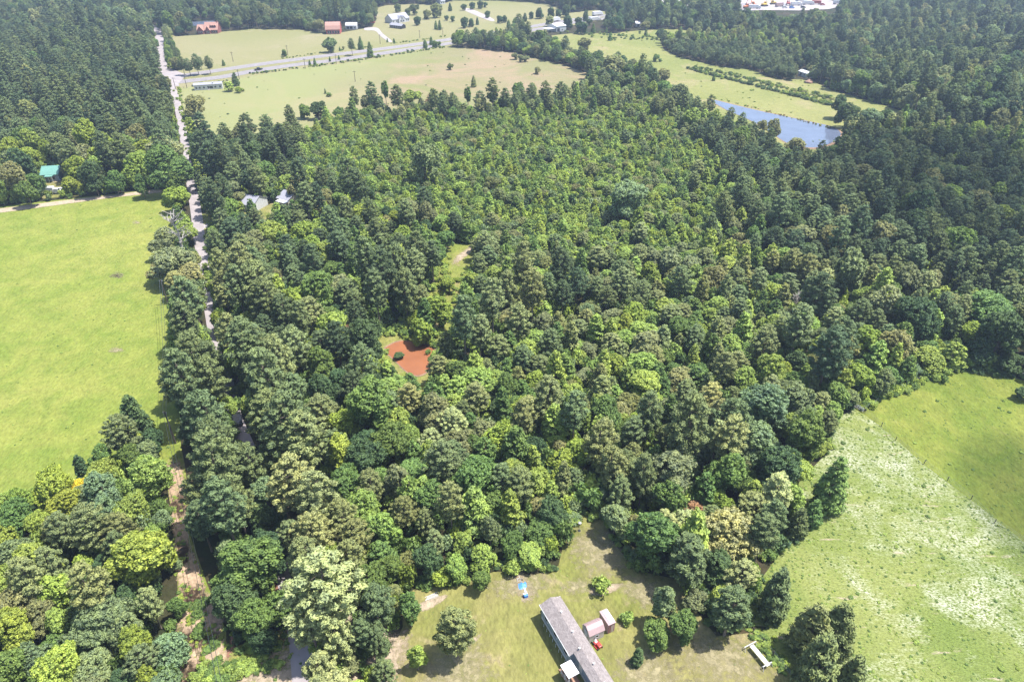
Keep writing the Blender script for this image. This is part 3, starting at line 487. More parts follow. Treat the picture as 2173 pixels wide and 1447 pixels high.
# explicit trees: crown centre x, y, crown width (picture px), kind, tint, optional height factor, optional label
EX = [
 # wood at the bottom left
 (292,902,56,'spire','D',1.1,'dark pointed tree with a narrow top at the tip of the wood by the pasture'),(322,932,46,'broad','D'),(249,902,74,'pine','Po',.8,'grey green pine beside the pasture at the tip of the wood'),(270,935,58,'broad','Y',.9,'lime tree between the grey green pine and the dark pointed tree'),
 (214,975,56,'broad','G'),(281,972,58,'broad','G'),(313,970,48,'broad','B'),(178,1004,34,'spire','D'),(104,1030,88,'broad','W'),(50,1060,70,'broad','W'),(172,1036,44,'broad','YY',.8,'small golden yellow tree at the pasture edge of the wood'),
 (141,1070,62,'broad','Y'),(218,1048,84,'broad','B',1,'silvery blue green tree right of the golden yellow tree'),(317,1024,78,'broad','L'),(284,1080,68,'broad','L'),(336,1076,48,'broad','G'),(342,1104,44,'broad','B'),
 (245,1112,76,'pine','Po'),(187,1112,84,'pine','Po'),(130,1122,68,'pine','Po'),(83,1106,62,'broad','Y'),(31,1096,72,'broad','G'),(8,1066,60,'broad','L'),(318,1134,60,'broad','L'),(28,1178,72,'broad','B'),
 (70,1160,36,'broad','Y'),(106,1196,72,'pine','Po'),(52,1216,90,'pine','Po'),(176,1206,52,'broad','Y'),(216,1196,52,'broad','D'),(248,1160,62,'pine','Pm'),(303,1192,122,'broad','Y',.75,'largest lime tree, spreading beside the bare power line strip'),
 (362,1190,36,'broad','B'),(42,1272,100,'broad','O'),(114,1262,76,'broad','Y',.9),(161,1236,50,'broad','G'),(197,1262,86,'pine','Po'),(268,1262,50,'broad','D'),(316,1276,62,'pine','Po'),(226,1302,108,'broad','B',.9,'huge pale blue green tree filling the lower middle of the wood'),
 (188,1350,92,'broad','B',.8),(262,1340,84,'broad','B',.9),(350,1370,84,'broad','B'),(294,1388,72,'pine','Po'),(203,1412,82,'broad','B',.8),(34,1350,84,'broad','Y'),(127,1326,56,'broad','L'),(88,1308,66,'broad','O'),(118,1362,58,'broad','G'),
 (64,1394,76,'broad','B'),(130,1416,92,'broad','Y'),(21,1424,70,'broad','G'),(306,1440,60,'broad','W'),(262,1446,58,'broad','D'),(376,1290,36,'broad','G'),(350,1440,60,'broad','B'),(-10,1300,70,'broad','G'),(-12,1220,70,'broad','L'),(-8,1140,70,'broad','Y'),
 # pines between the clearing and the road
 (431,868,92,'pine','Pm'),(487,857,34,'broad','L'),(400,905,50,'pine','Pd'),(455,925,98,'pine','Pm'),(524,972,74,'pine','Pm'),(462,1000,108,'pine','Pm',1,'broadest green pine over the bare strip, just below the tall utility pole'),(428,1045,84,'pine','Pm'),(495,1046,86,'pine','Pm'),
 (424,1098,70,'pine','Pm'),(478,1092,92,'pine','Pm'),(607,892,110,'pine','Pm'),(566,861,100,'pine','Pm'),(640,912,100,'pine','Po'),(590,930,84,'pine','Pm'),(585,976,74,'broad','L',.8,'bright green tree with layered leaves among the olive pines'),
 (659,968,50,'broad','L'),(732,892,70,'broad','W'),(723,964,56,'narrow','Y'),(700,932,68,'pine','Pm'),(779,944,62,'broad','D'),(562,1037,58,'broad','B'),(562,1088,62,'broad','D'),(618,1016,96,'pine','Pl'),(672,1046,90,'pine','Pl'),
 (603,1062,56,'pine','Po'),(732,1027,78,'broad','G'),(784,1022,62,'pine','Po'),(659,1112,92,'pine','Pl'),(721,1080,80,'pine','Po'),(773,1070,72,'broad','L'),(750,1124,72,'pine','Po'),(612,1124,66,'pine','Po'),
 (493,1168,84,'broad','B'),(568,1166,86,'broad','D'),(528,1212,128,'broad','G',.8,'large rich green tree standing over the lower end of the clearing'),(492,1276,92,'broad','D'),(538,1306,78,'broad','G'),(560,1350,52,'broad','D'),
 (684,1242,170,'pine','Pl',.72,'giant pale pine with open branches beside the track, largest crown in view'),(646,1182,84,'pine','Po'),(697,1176,62,'broad','L'),(740,1172,72,'pine','Po'),(779,1226,84,'broad','G'),(714,1340,84,'pine','Pl',.8),(660,1330,90,'pine','Pl',.7),
 (676,1412,74,'pine','Pl',.8),(735,1402,50,'broad','O'),(771,1352,54,'pine','Pm'),(800,1350,64,'pine','Pm'),(812,1418,62,'pine','Pm'),
 # yard
 (965,1322,92,'pine','Po',.72,'lone leafy pine standing on the lawn with its bare trunk base showing'),(868,1292,48,'narrow','G',1.0,'slim dark tree at the lawn edge above the pale dirt'),(884,1394,36,'narrow','L',1.1,'thin bright green columnar tree on the pale dirt patch'),
 (908,1192,58,'broad','D'),(969,1202,48,'broad','L'),(1022,1226,42,'broad','G'),(824,1196,60,'broad','G'),(855,1071,66,'pine','Po'),(902,1095,52,'pine','Po',1.25),(956,1076,60,'pine','Po',1.25),(1040,1112,50,'pine','Po',1.2),
 (814,1128,62,'broad','L'),(922,1148,48,'pine','Po'),(986,1152,48,'broad','L'),(1083,1095,52,'spire','L'),(1124,1180,64,'broad','L',.5),(1146,1128,70,'broad','G',.6),(1172,1170,38,'bush','G'),(1006,1006,104,'broad','G',.95,'large rounded green tree high above its neighbours, middle of the lower woods'),
 (1090,993,72,'broad','L'),(1195,1027,44,'cedar','Po',1.3),(1147,1006,50,'broad','L'),(1306,1098,76,'broad','B',.8),(1386,1145,104,'broad','G',.8,'full green tree casting its shadow on the upper lawn'),(1418,1016,108,'broad','O',.8,'domed grey olive oak in the lower woods above the full green tree'),
 (1542,1006,86,'broad','G'),(1300,975,76,'pine','Po',.8),(1345,952,46,'pine','Po'),(1221,950,62,'broad','W'),(1459,913,110,'pine','Pm',.85),(1376,886,62,'pine','Pm'),(1320,871,50,'broad','T'),(1241,888,48,'broad','L'),(1521,890,84,'broad','O'),(1566,930,92,'broad','B',.8),
 (1418,1062,66,'broad','G'),(1474,1080,44,'broad','K',.5,'reddish brown dying tree between the domed oak and the tan oak'),(1548,1120,128,'broad','T',.8,'wide tan green oak at the meadow corner of the woods'),(1649,990,98,'broad','D',.9),(1610,925,96,'broad','B',.9),(1560,870,92,'pine','Pm',.8),(1638,1104,58,'pine','Pm',.8),
 (1764,1041,70,'cedar','G',1,'tallest cedar standing alone in the flower meadow'),(1724,1094,36,'cedar','G',1,'smaller bright cedar between its two neighbours in the flower meadow'),(1692,1115,40,'cedar','Pm',1,'small dark cedar nearest the woods in the meadow row'),
 (1556,1278,92,'pine','Pm',.55,'bushy green pine by the fence corner of the lawn'),(1646,1266,68,'cedar','Pm',1,'dense dark cedar in the meadow just past the lawn fence'),(1720,1345,78,'cedar','Po',.8),(1778,1332,80,'cedar','Pm',.9),(1735,1412,92,'cedar','Pm',.7),(1808,1436,60,'cedar','Pm',.8),
 (1474,1266,52,'broad','O',.7),(1450,1330,66,'broad','G',.8),(1408,1280,48,'narrow','B',1.3,'slender blue green tree rising above the shrubs at the lawn edge'),(1396,1332,66,'broad','G',.75),(1329,1310,34,'bush','L',1.2,'small bright green shrub behind the pink roofed shed'),
 (1273,1242,46,'bush','L',1.3,'spiky bright green shrub alone on the upper lawn'),(1353,1394,28,'cedar','D',.7,'small dark round evergreen alone on the lawn'),
 (1250,1052,70,'bush','G',1.3),(1225,1070,40,'bush','B',1.2),(1275,1075,44,'bush','G',1.3),(1210,1060,46,'bush','L',1.2),(1262,1028,60,'bush','L',1.4),
 # right side
 (1742,604,76,'pine','Pd',.95,'dark layered pine standing right of the bare dead tree'),(1800,584,72,'broad','B'),(1872,645,84,'broad','O',.9,'grey olive oak standing out in the shaded woods'),(1927,594,62,'broad','O'),(1952,665,96,'broad','D'),(2101,645,118,'broad','G',.8),
 (2130,700,96,'broad','D'),(2059,706,46,'broad','W'),(1974,752,72,'broad','L',.6,'bright green tree at the fence of the smooth pasture'),(1900,735,66,'broad','O'),(1763,742,88,'pine','Pd',.9),(1697,687,72,'pine','Po'),(1792,698,74,'pine','Pm'),
 (1837,720,58,'broad','W'),(1771,826,72,'broad','G',.8),(1832,797,60,'broad','W',.8),(1719,821,38,'cedar','Po',1.2),(1887,790,48,'broad','G',.7),(1626,713,70,'pine','Po'),(1624,860,96,'broad','B',.9),(1687,845,80,'broad','B',.8),(1940,788,34,'broad','B',.6),
 (1692,632,38,'dead','O',1,'bare pinkish grey dead tree in the green woods'),(2172,832,34,'broad','D',.6),(2080,748,60,'broad','D',.6),(2140,760,60,'broad','D',.6),(2020,735,40,'broad','D',.8),
 # along the country road
 (375,487,72,'dead','O',1.0,'bare silvery tree overhanging the country road'),(350,510,60,'broad','O',.7),(372,548,100,'broad','O',.7),(345,575,60,'broad','T',.5),(405,580,56,'broad','T',.7),(402,612,70,'pine','Pm',.6),(397,650,80,'pine','Pm',.75,'round dark crowned tree beside the pasture, below the shadow on the grass'),(396,694,62,'pine','Pm',.7),
 (418,702,48,'broad','L',.8),(470,682,50,'broad','W',.8),(404,738,98,'pine','Pm',.85),(438,760,74,'pine','Pm'),(386,815,88,'pine','Pm',.9),(445,800,76,'pine','Pm'),(518,726,98,'pine','Pm',.9),(586,747,80,'pine','Po'),(621,722,68,'pine','Po'),(566,819,108,'pine','Pm',.85),
 (528,788,50,'pine','Pm'),(590,633,36,'narrow','Y',1.1,'taller of two yellow green trees among the pines'),(630,650,36,'narrow','Y',.9,'shorter of two yellow green trees among the pines'),(680,640,30,'narrow','L'),(539,587,90,'pine','Pm',.85),(507,622,60,'pine','Pm'),(559,622,70,'pine','Pm'),(678,612,70,'broad','G'),
 (358,352,92,'broad','G',.9,'big round green tree shading the gate of the dirt road'),(345,316,76,'broad','T',.8),(375,390,42,'broad','G',.8),(368,418,48,'broad','W',.8),(232,320,40,'broad','Y'),(150,385,40,'broad','Y',.8),(72,385,38,'broad','G'),(195,372,52,'broad','D'),(240,375,44,'broad','G'),(285,345,60,'broad','W'),(300,392,34,'broad','G'),(55,405,40,'broad','G'),
 (272,392,26,'bush','Y'),(226,400,22,'bush','L'),(290,290,50,'broad','O'),(165,300,50,'broad','O'),(180,330,46,'broad','T'),
 (410,220,46,'broad','O',.75,'grey oak at the corner of the tan field and the road'),
 # tan field and its lower edge
 (955,141,14,'broad','Pm',1.1,'small dark tree alone in the middle of the tan field'),(1140,149,16,'broad','O',1,'round tree alone near the right corner of the tan field'),(1005,174,13,'cedar','Po',1,'small tree just above the tall tree line at the tan field'),
 (1093,119,15,'broad','O',1.1,'left tree of the three olive trees in the tan field'),(1106,125,14,'broad','O',1.1,'middle tree of the three olive trees in the tan field'),(1116,124,14,'broad','O',1.1,'right tree of the three olive trees in the tan field'),
 (912,208,24,'pine','K',.8,'brown dead pine standing against the tan field'),(614,240,26,'pine','Pm'),(645,238,28,'broad','G'),(674,235,34,'broad','D'),(720,240,30,'broad','G'),(752,212,26,'pine','Pm',.9),(772,212,17,'pine','Pm',1.1),(795,222,32,'broad','Pd'),(818,200,17,'narrow','G',1.1),
 (842,202,34,'pine','Pm',.8),(872,205,34,'broad','L',.9),(893,214,17,'pine','Pd'),(942,207,24,'pine','Pm',.9),(960,205,26,'pine','Pm',.9),(993,210,16,'narrow','G'),(1018,202,28,'pine','Pm',.8),(1045,200,32,'pine','Pm',.8),(1072,198,28,'pine','Pm'),(1098,194,32,'broad','G'),(1128,188,30,'pine','Pm'),(1158,190,32,'pine','Pm'),(1190,185,30,'pine','Pm'),
 (1298,146,50,'broad','O',.8,'large domed grey oak above the corner of the tan field'),(1200,118,28,'broad','O'),(1240,95,26,'broad','O'),
 # landmarks in the middle
 (898,338,66,'broad','Po',1.15,'dark dome of a big tree rising from the young bright trees'),(1330,422,84,'broad','B',.9,'massive blue grey tree towering over the young stand'),(1190,560,56,'pine','Pd'),(1225,585,56,'pine','Pd'),(1195,610,50,'pine','Pd'),(1160,600,46,'pine','Pm'),
 (838,545,62,'pine','Pm'),(812,585,62,'pine','Pd'),(858,600,66,'pine','Pm',1,'tall clump topped pine above the red pond'),(880,560,54,'pine','Po'),(1110,575,62,'pine','Po'),(1075,600,56,'pine','Po'),(1130,625,56,'pine','Po'),(1045,650,62,'pine','Po'),(1100,670,60,'pine','Po'),(985,690,66,'pine','Pm'),(1020,700,56,'pine','Po'),
 (893,708,50,'round','W',1.2,'weeping yellow green willow standing in the red pond'),(930,664,58,'broad','W',.8),(880,668,36,'broad','W',.8),(846,754,24,'broad','D',.4),(950,600,36,'broad','W',.7),(778,770,50,'broad','W'),(745,690,44,'broad','K',.5),
 (1845,253,46,'broad','B',.8,'silvery pale tree by the far pond'),(1800,233,44,'broad','D'),(1785,220,36,'broad','D'),(1876,250,36,'broad','D'),(1822,275,22,'broad','B'),(1552,236,22,'pine','Pm'),(1575,252,24,'pine','Pm'),(1598,266,24,'pine','Pm'),(1712,322,24,'pine','Pm'),(1742,322,22,'pine','Pm'),(1768,314,20,'broad','G'),(1690,302,44,'broad','O',.7),(1642,276,28,'broad','O'),(1620,262,22,'broad','O'),(1660,155,20,'broad','Pd',.7),(1640,152,18,'broad','Pd',.7),(1680,158,20,'broad','Pd',.7),
 (1515,166,7,'cedar','G'),(1570,118,0,'',''),
 # highway trees
 (700,94,33,'broad','Pm',.9,'big lone tree beside the highway in the far field'),(745,93,18,'pine','Pm',.7),(765,95,12,'cedar','G'),(785,110,14,'cedar','G',1.1,'pointed tree on the near side of the highway'),(384,128,22,'pine','Pm',.8),(398,134,20,'pine','Pm',.7),(414,126,24,'pine','Pm',.7),(424,128,14,'pine','Pm',.7),(440,126,22,'pine','Pm',.8,'rounded pine nearest the highway junction in the far field'),(444,140,12,'broad','D',.6),(474,134,7,'cedar','G'),
 (603,114,12,'broad','G'),(729,102,6,'broad','O'),(721,105,4,'cedar','G'),(499,172,14,'cedar','D',.8,'small cedar by the highway fence near the white mobile home'),(486,184,24,'bush','L',1.3,'yellow green bush at the end of the white mobile home'),(504,191,18,'bush','W',1.1),(515,191,10,'bush','W'),(690,195,5,'cedar','G'),(698,201,13,'bush','G'),
 (657,134,6,'cedar','G'),(668,133,7,'cedar','G'),(700,127,5,'cedar','G'),(719,123,5,'cedar','G'),(902,93,10,'spire','G',1.1),(915,88,8,'spire','G',1.3),(922,95,12,'broad','G'),(932,94,10,'broad','G'),(865,108,7,'bush','D'),(875,107,6,'bush','D'),(836,87,5,'cedar','G'),(822,87,4,'cedar','G'),
 (845,19,14,'broad','Pm'),(878,21,20,'broad','Pm'),(866,27,12,'broad','Pm'),(906,30,20,'broad','Po'),(925,25,24,'broad','Po'),(885,46,16,'broad','D',.8),(925,56,8,'cedar','G'),(933,56,9,'cedar','G'),(948,39,10,'broad','D'),(960,41,11,'broad','D'),(985,50,18,'broad','D'),(1000,50,14,'broad','D'),(1013,47,7,'cedar','D'),
 (955,16,9,'cedar','D'),(984,16,12,'broad','D'),(1003,14,12,'broad','D'),(1020,12,13,'broad','D'),(1030,10,11,'broad','D'),(1035,32,12,'broad','D'),(1060,42,14,'broad','D'),(1070,42,12,'broad','D'),(1079,50,10,'spire','G'),(1094,45,16,'broad','G',.9),(1114,38,9,'spire','D'),(1128,34,12,'broad','D'),(1145,30,18,'broad','D'),(1166,47,20,'broad','T',.8),
 (1170,28,16,'broad','D'),(1184,30,16,'broad','D'),(1201,26,20,'broad','D',1.1),(1205,50,22,'broad','D'),(1228,47,14,'broad','D'),(1243,32,12,'spire','D',1.4),(1250,48,12,'broad','D'),(1236,60,26,'broad','D',.7),(1259,64,9,'cedar','G'),(1287,65,6,'cedar','G'),(1295,79,9,'cedar','G'),(1371,70,8,'cedar','G'),(1402,70,20,'broad','D',.7),(1420,74,14,'broad','D',.8),(1443,76,13,'cedar','G'),(1409,90,9,'broad','D',.9),(1272,8,14,'broad','D'),
 (1402,128,10,'bush','G'),(1392,122,16,'broad','G'),
]
EX = [e for e in EX if e[2] > 0]
TREES = []    # x, y, scale_xy, scale_z, rot, proto, tint, label, explicit
CELL = 8.0; HASH = {}
def near_clear(x, y, r, f=.75):
    i, j = int(x // CELL), int(y // CELL)
    for a in range(i - 1, i + 2):
        for b in range(j - 1, j + 2):
            for (xx, yy, rr) in HASH.get((a, b), ()):
                if (xx - x) ** 2 + (yy - y) ** 2 < (f * (rr + r)) ** 2: return False
    return True
def put(x, y, wid, kind, tint, hf=1.0, label=None, ex=False, rd=random):
    k = rd.choice(BYK[kind]); p = PROTO[k]; s = wid / p['W']
    sz = (s ** .55) * hf * (p['H'] / p['H']) if kind in ('pine', 'broad', 'narrow', 'spire') and s > 1 else s * hf
    c = TINT[tint]; v = rd.uniform(.86, 1.16); h = rd.uniform(-.09, .09)
    col = (c[0] * v * (1 + h), c[1] * v, c[2] * v * (1 - h))
    TREES.append(dict(ax=rd.uniform(.84, 1.2), x=x, y=y, s=s, sz=sz, rot=rd.uniform(0, 6.283), k=k, col=col, tint=tint, label=label, ex=ex, kind=kind, wid=wid))
    HASH.setdefault((int(x // CELL), int(y // CELL)), []).append((x, y, wid / 2))
rd = random.Random(11)
for e in EX:
    px, py, wpx, kind, tint = e[:5]; hf = e[5] if len(e) > 5 else 1.0; lab = e[6] if len(e) > 6 else None
    if kind == 'broad' and py < 260 and wpx < 36 and px < 1500: kind = 'round'; hf = min(hf, 1.0)
    hf = hf if kind in ('bush', 'broad') else 1 - (1 - hf) * .4
    k0 = BYK[kind][0]; p = PROTO[k0]; zc = p['C'] * .8
    for _ in range(4):
        q = P(px, py, zc); f = Q(q.x, q.y, zc)[2]; wid = wpx / FPX * f; s = wid / p['W']
        sz = (s ** .55) * hf if kind in ('pine', 'broad', 'narrow', 'spire') and s > 1 else s * hf
        zc = p['C'] * sz
    put(q.x, q.y, wid, kind, tint, hf, lab, True, rd)
# zones for the filling woods: picture polygon, spacing, [(kind, weight, widthmin, widthmax, [tints], height factor)]
ZONES = [
 ([(0,60),(340,80),(372,180),(372,300),(250,290),(0,300)], 5.2, [('pine', 8, 5.5, 7.5, ['Pd', 'Pm', 'Pm'], 1.0), ('broad', 1, 6, 9, ['O', 'Po', 'G'], 1)]),
 ([(0,300),(390,280),(400,420),(0,420)], 6, [('broad', 6, 6, 10, ['G', 'L', 'O', 'W', 'D', 'Y'], 1), ('pine', 2, 6, 8, ['Pm'], 1)]),
 ([(1405,80),(1500,75),(1680,90),(1750,160),(1660,160),(1520,145),(1410,112)], 4.4, [('pine', 1, 4.5, 5.8, ['Pm', 'Pd', 'Pm'], .62)]),
 ([(1700,60),(2173,60),(2173,260),(1900,240),(1720,160)], 6.5, [('broad', 6, 6, 10, ['Pm', 'O', 'G', 'B', 'Po', 'D'], .9), ('pine', 4, 6, 8, ['Pm', 'Pd'], 1)]),
 ([(640,240),(1380,215),(1520,300),(1560,420),(1450,520),(1080,500),(960,440),(740,400),(640,330)], 2.8, [('spire', 7, 2.4, 3.8, ['L', 'L', 'G', 'W', 'L'], .74), ('pine', 1, 4, 5.5, ['Pm', 'Po'], .55), ('broad', 4, 3.0, 5.0, ['Po', 'O', 'L', 'W'], .6)]),
 ([(1450,250),(2173,290),(2173,600),(1700,560),(1560,420)], 4.6, [('pine', 8, 4.6, 6.4, ['Pm', 'Pd', 'Pm'], .85), ('broad', 2, 5, 8, ['G', 'O', 'L', 'D'], .9)]),
 ([(1000,480),(1450,500),(1700,560),(1680,700),(1560,800),(1200,860),(1050,760)], 3.9, [('broad', 6, 3.8, 6.4, ['W', 'L', 'Po', 'L', 'G', 'O'], .75), ('spire', 4, 3, 4.4, ['L', 'G', 'Po'], .9), ('pine', 3, 4.5, 6, ['Pm', 'Po'], .7)]),
 ([(640,300),(960,420),(1000,520),(860,640),(620,620),(480,420)], 4.6, [('broad', 5, 4.5, 7.5, ['L', 'G', 'D', 'W', 'O'], .85), ('pine', 4, 5, 6.8, ['Pm', 'Pm', 'Pd'], .85), ('spire', 3, 3, 4.5, ['L', 'G'], .95)]),
 ([(400,200),(640,240),(640,340),(500,560),(440,520)], 5.2, [('pine', 6, 5.5, 7.5, ['Pm', 'Pd', 'Pm'], .95), ('broad', 4, 5, 8, ['G', 'L', 'D', 'O'], .9)]),
 ([(940,60),(1480,70),(1480,220),(1250,160),(940,110)], 6, [('broad', 7, 6, 9, ['G', 'D', 'Pm', 'O', 'L'], .85), ('pine', 2, 6, 8, ['Pm'], .9)]),
 ([(450,500),(760,560),(820,900),(500,900)], 5.2, [('pine', 8, 5.5, 7.8, ['Pm', 'Po', 'Pd'], .95), ('broad', 3, 5, 8, ['L', 'G', 'D', 'W'], .9)]),
]
DEF = (4.0, [('broad', 6, 3.6, 6.4, ['G', 'L', 'W', 'O', 'D', 'L', 'G', 'Po'], .85), ('pine', 5, 4.2, 6.2, ['Po', 'Pm', 'Pl', 'Pm'], .85), ('spire', 3, 3.2, 4.8, ['L', 'G', 'L'], .95)])
FARZ = (7.5, [('broad', 5, 7, 11, ['G', 'D', 'Pm', 'O', 'B'], .95), ('pine', 4, 7, 9, ['Pm', 'Pd'], 1.0)])
def blocked(x, y, r):
    for c, wd in LINES:
        for i_, (a, b) in enumerate(zip(c[:-1], c[1:])):
            if wd < 8 and i_ >= 12 and seg_d(x, y, a, b) > 1.5: continue
            if abs(a[1] - y) > 260 and abs(b[1] - y) > 260: continue
            if seg_d(x, y, a, b) < wd / 2 + r * (.3 if wd < 8 else .6): return True
    return False
BB = {k: (min(p[0] for p in v), max(p[0] for p in v), min(p[1] for p in v), max(p[1] for p in v)) for k, v in OPENW.items()}
RAD = [(1440, 20)]
def in_open(x, y):
    for k, v in OPENW.items():
        b = BB[k]
        if b[0] < x < b[1] and b[2] < y < b[3] and inside(x, y, v): return True
    return False
YARD = W2([(1440,24),(1500,18),(1560,27),(1620,27),(1700,28),(1760,24),(1815,12),(1760,-2),(1740,-10),(1560,-12),(1360,-6),(1340,14)])
KEEP = [[(828,735),(912,735),(914,772),(860,782),(828,760)], [(476,868),(528,868),(545,950),(520,955),(482,905)], [(408,395),(420,395),(438,520),(462,652),(446,652),(425,520)], [(374,180),(390,180),(398,250),(404,325),(392,325),(378,240)], [(1530,218),(1600,236),(1770,272),(1776,286),(1735,303),(1680,293),(1650,262),(1560,234)],
        [(92,357),(128,357),(128,384),(96,384)], [(100,398),(124,398),(124,412),(100,412)], [(958,524),(1006,520),(985,552),(965,556)], [(416,56),(463,56),(463,71),(416,71)], [(688,56),(757,56),(757,72),(688,72)], [(1165,60),(1200,60),(1200,70),(1165,70)], [(1992,252),(2020,250),(2020,260),(1992,260)], [(1560,3),(1780,3),(1780,14),(1700,19),(1590,19)],
        [(1608,1222),(1700,1195),(1700,1330),(1600,1330)], [(516,432),(526,432),(526,440),(516,440)], [(590,414),(612,416),(612,432),(590,430)], [(1347,50),(1360,50),(1360,57),(1347,57)], [(1694,150),(1712,150),(1712,162),(1694,162)], [(338,75),(344,75),(352,150),(345,150)], [(360,945),(380,945),(392,1040),(366,1040)], [(1105,66),(1160,44),(1215,36),(1280,26),(1285,38),(1215,48),(1150,60)]]
KBB = [(min(p[0] for p in k), max(p[0] for p in k), min(p[1] for p in k), max(p[1] for p in k)) for k in KEEP]
def hides(x, y, r, h):
    b_ = Q(x, y, 0); t_ = Q(x, y, h)
    for k, bb in zip(KEEP, KBB):
        rp = r / b_[2] * FPX
        if max(b_[0], t_[0]) + rp < bb[0] or min(b_[0], t_[0]) - rp > bb[1] or t_[1] > bb[3] or b_[1] < bb[2]: continue
        for i in range(6):
            q = Q(x, y, h * i / 5)
            for dx in (-rp, 0, rp):
                if inside(q[0] + dx, q[1], k): return True
    return False
DPOND = W2([(395,46),(520,40),(520,50),(410,60)])
y = 45.0
while y < 1700:
    far = y > 620; step = 2.7 if y < 620 else (5.0 if y < 1000 else 8)
    hw = (y * _c + 40) * .80 + 30; x = -hw
    while x < hw:
        cx2, cy2 = x + rd.uniform(-.5, .5) * step, y + rd.uniform(-.5, .5) * step; x += step
        px, py, f = Q(cx2, cy2, 9)
        if px < -220 or px > 2400 or py < -60 or py > 1640: continue
        if y > 640: zone = FARZ if not (380 < px < 1500 and False) else DEF
        else: zone = None
        for pg, sp, mx in ZONES:
            if py < 620 or True:
                if inside(px, py, pg): zone = (sp, mx); break
        if zone is None: zone = DEF
        sp, mx = zone; mul = max(.95, min(1.3, 1.3 - (f - 130) / 350 * .3)); sp *= mul
        if rd.random() > min(1, (step / sp) ** 2 * 3.5): continue
        kinds = rd.choices(mx, [m[1] for m in mx])[0]; wid = rd.uniform(kinds[2] * .9, kinds[3] * 1.08) * mul
        if in_open(cx2, cy2) or not near_clear(cx2, cy2, wid / 2, .64) or blocked(cx2, cy2, wid / 2): continue
        if hides(cx2, cy2, wid * .3, PROTO[BYK[kinds[0]][0]]['H'] * .9 * min(1, wid / 7) * kinds[5]): continue
        if far and (inside(cx2, cy2, YARD) or inside(cx2, cy2, DPOND)): continue
        if seg_d(cx2, cy2, CLEAR_LINE[0], CLEAR_LINE[1]) < 3 or (y < 140 and min(seg_d(cx2, cy2, a, b) for a, b in zip(CLEAR_LINE[:-1], CLEAR_LINE[1:])) < wid * .45 + 2): continue
        put(cx2, cy2, wid, kinds[0], rd.choice(kinds[4]), kinds[5] * rd.uniform(.72, 1.22), None, False, rd)
    y += step
print('trees', len(TREES))

# ------------------------------------------------------------------ the largest trees as things of their own, the rest as one wood
def zscale(t): return t['sz']
for t in TREES:
    p = PROTO[t['k']]; t['z'] = p['C'] * t['sz']; q = Q(t['x'], t['y'], t['z']); t['px'], t['py'] = q[0], q[1]; t['wpx'] = t['wid'] / q[2] * FPX
    t['in'] = -t['wpx'] * .3 < t['px'] < 2173 + t['wpx'] * .3 and -10 < t['py'] < 1447 + t['wpx'] * .3
    t['dist'] = q[2]
FAM = {'round': 'broadleaf_tree', 'pine': 'pine_tree', 'broad': 'broadleaf_tree', 'narrow': 'broadleaf_tree', 'spire': 'young_tree', 'cedar': 'cedar_tree', 'bush': 'shrub', 'dead': 'dead_tree'}
CATW = {'pine_tree': 'pine tree', 'broadleaf_tree': 'broadleaf tree', 'young_tree': 'young tree', 'cedar_tree': 'cedar tree', 'shrub': 'shrub', 'dead_tree': 'dead tree'}
LIMIT = {'pine_tree': 300, 'broadleaf_tree': 300, 'young_tree': 150, 'cedar_tree': 99, 'shrub': 99, 'dead_tree': 50}
NOUN = {'round': 'round leafy tree', 'pine': 'pine', 'broad': 'leafy tree', 'narrow': 'slim leafy tree', 'spire': 'pointed young tree', 'cedar': 'cedar', 'bush': 'shrub', 'dead': 'dead tree'}
LM = [('the red pond', 870, 755), ('the grey roofed mobile home', 1200, 1340), ('the black car on the road', 505, 888), ('the tall utility pole', 365, 918), ('the bare dead tree', 1692, 632), ('the weedy trail clearing', 970, 560),
      ('the far blue pond', 1680, 270), ('the green roofed house', 110, 370), ('the bird feeder', 1230, 1115), ('the golden yellow tree', 172, 1036), ('the silvery tree over the road', 375, 487), ('the largest lime tree', 303, 1192),
      ('the giant pale pine', 684, 1242), ('the lone lawn pine', 965, 1322), ('the tan green oak', 1548, 1120), ('the rounded lower tree', 1006, 1006), ('the domed grey oak', 1418, 1016), ('the meadow gate corner', 1815, 868),
      ('the tall meadow cedar', 1764, 1041), ('the white mobile home', 442, 184), ('the dark dome pine', 898, 338), ('the massive blue grey tree', 1330, 422), ('the shaded grey oak', 1872, 645), ('the brown dead pine', 912, 208),
      ('the two yellow green trees', 610, 640), ('the layered bright tree', 585, 976), ('the far white house', 850, 45), ('the red barn', 704, 64), ('the brick house', 440, 62), ('the white metal shop', 1182, 66),
      ('the homestead roofs', 560, 430), ('the road gate tree', 358, 352), ('the blue tarp', 1109, 1242), ('the pale blue green giant', 226, 1302), ('the dark layered pine', 1742, 604), ('the highway junction', 365, 170), ('the gravel yard', 1650, 12), ('the tall pond pine', 858, 600),
      ('the brown dying tree', 1474, 1080), ('the pink roofed shed', 1258, 1328)]
DIRW = ['right of', 'above right of', 'above', 'above left of', 'left of', 'below left of', 'below', 'below right of']
ORD = ['', 'second ', 'third ', 'fourth ', 'fifth ', 'sixth ', 'seventh ', 'eighth ', 'ninth ', 'tenth ', 'eleventh ', 'twelfth ', 'thirteenth ', 'fourteenth ', 'fifteenth ', 'sixteenth ', 'seventeenth ', 'eighteenth ', 'nineteenth ', 'twentieth ']
order = sorted([t for t in TREES if t['in']], key=lambda t: -t['wpx'] - (60 if t['ex'] else 0)); used = {}; IND = []
for t in order:
    fam = FAM[t['kind']]
    if used.get(fam, 0) < LIMIT[fam]: used[fam] = used.get(fam, 0) + 1; t['ind'] = True; IND.append(t)
print('individual', used)
bins = {}
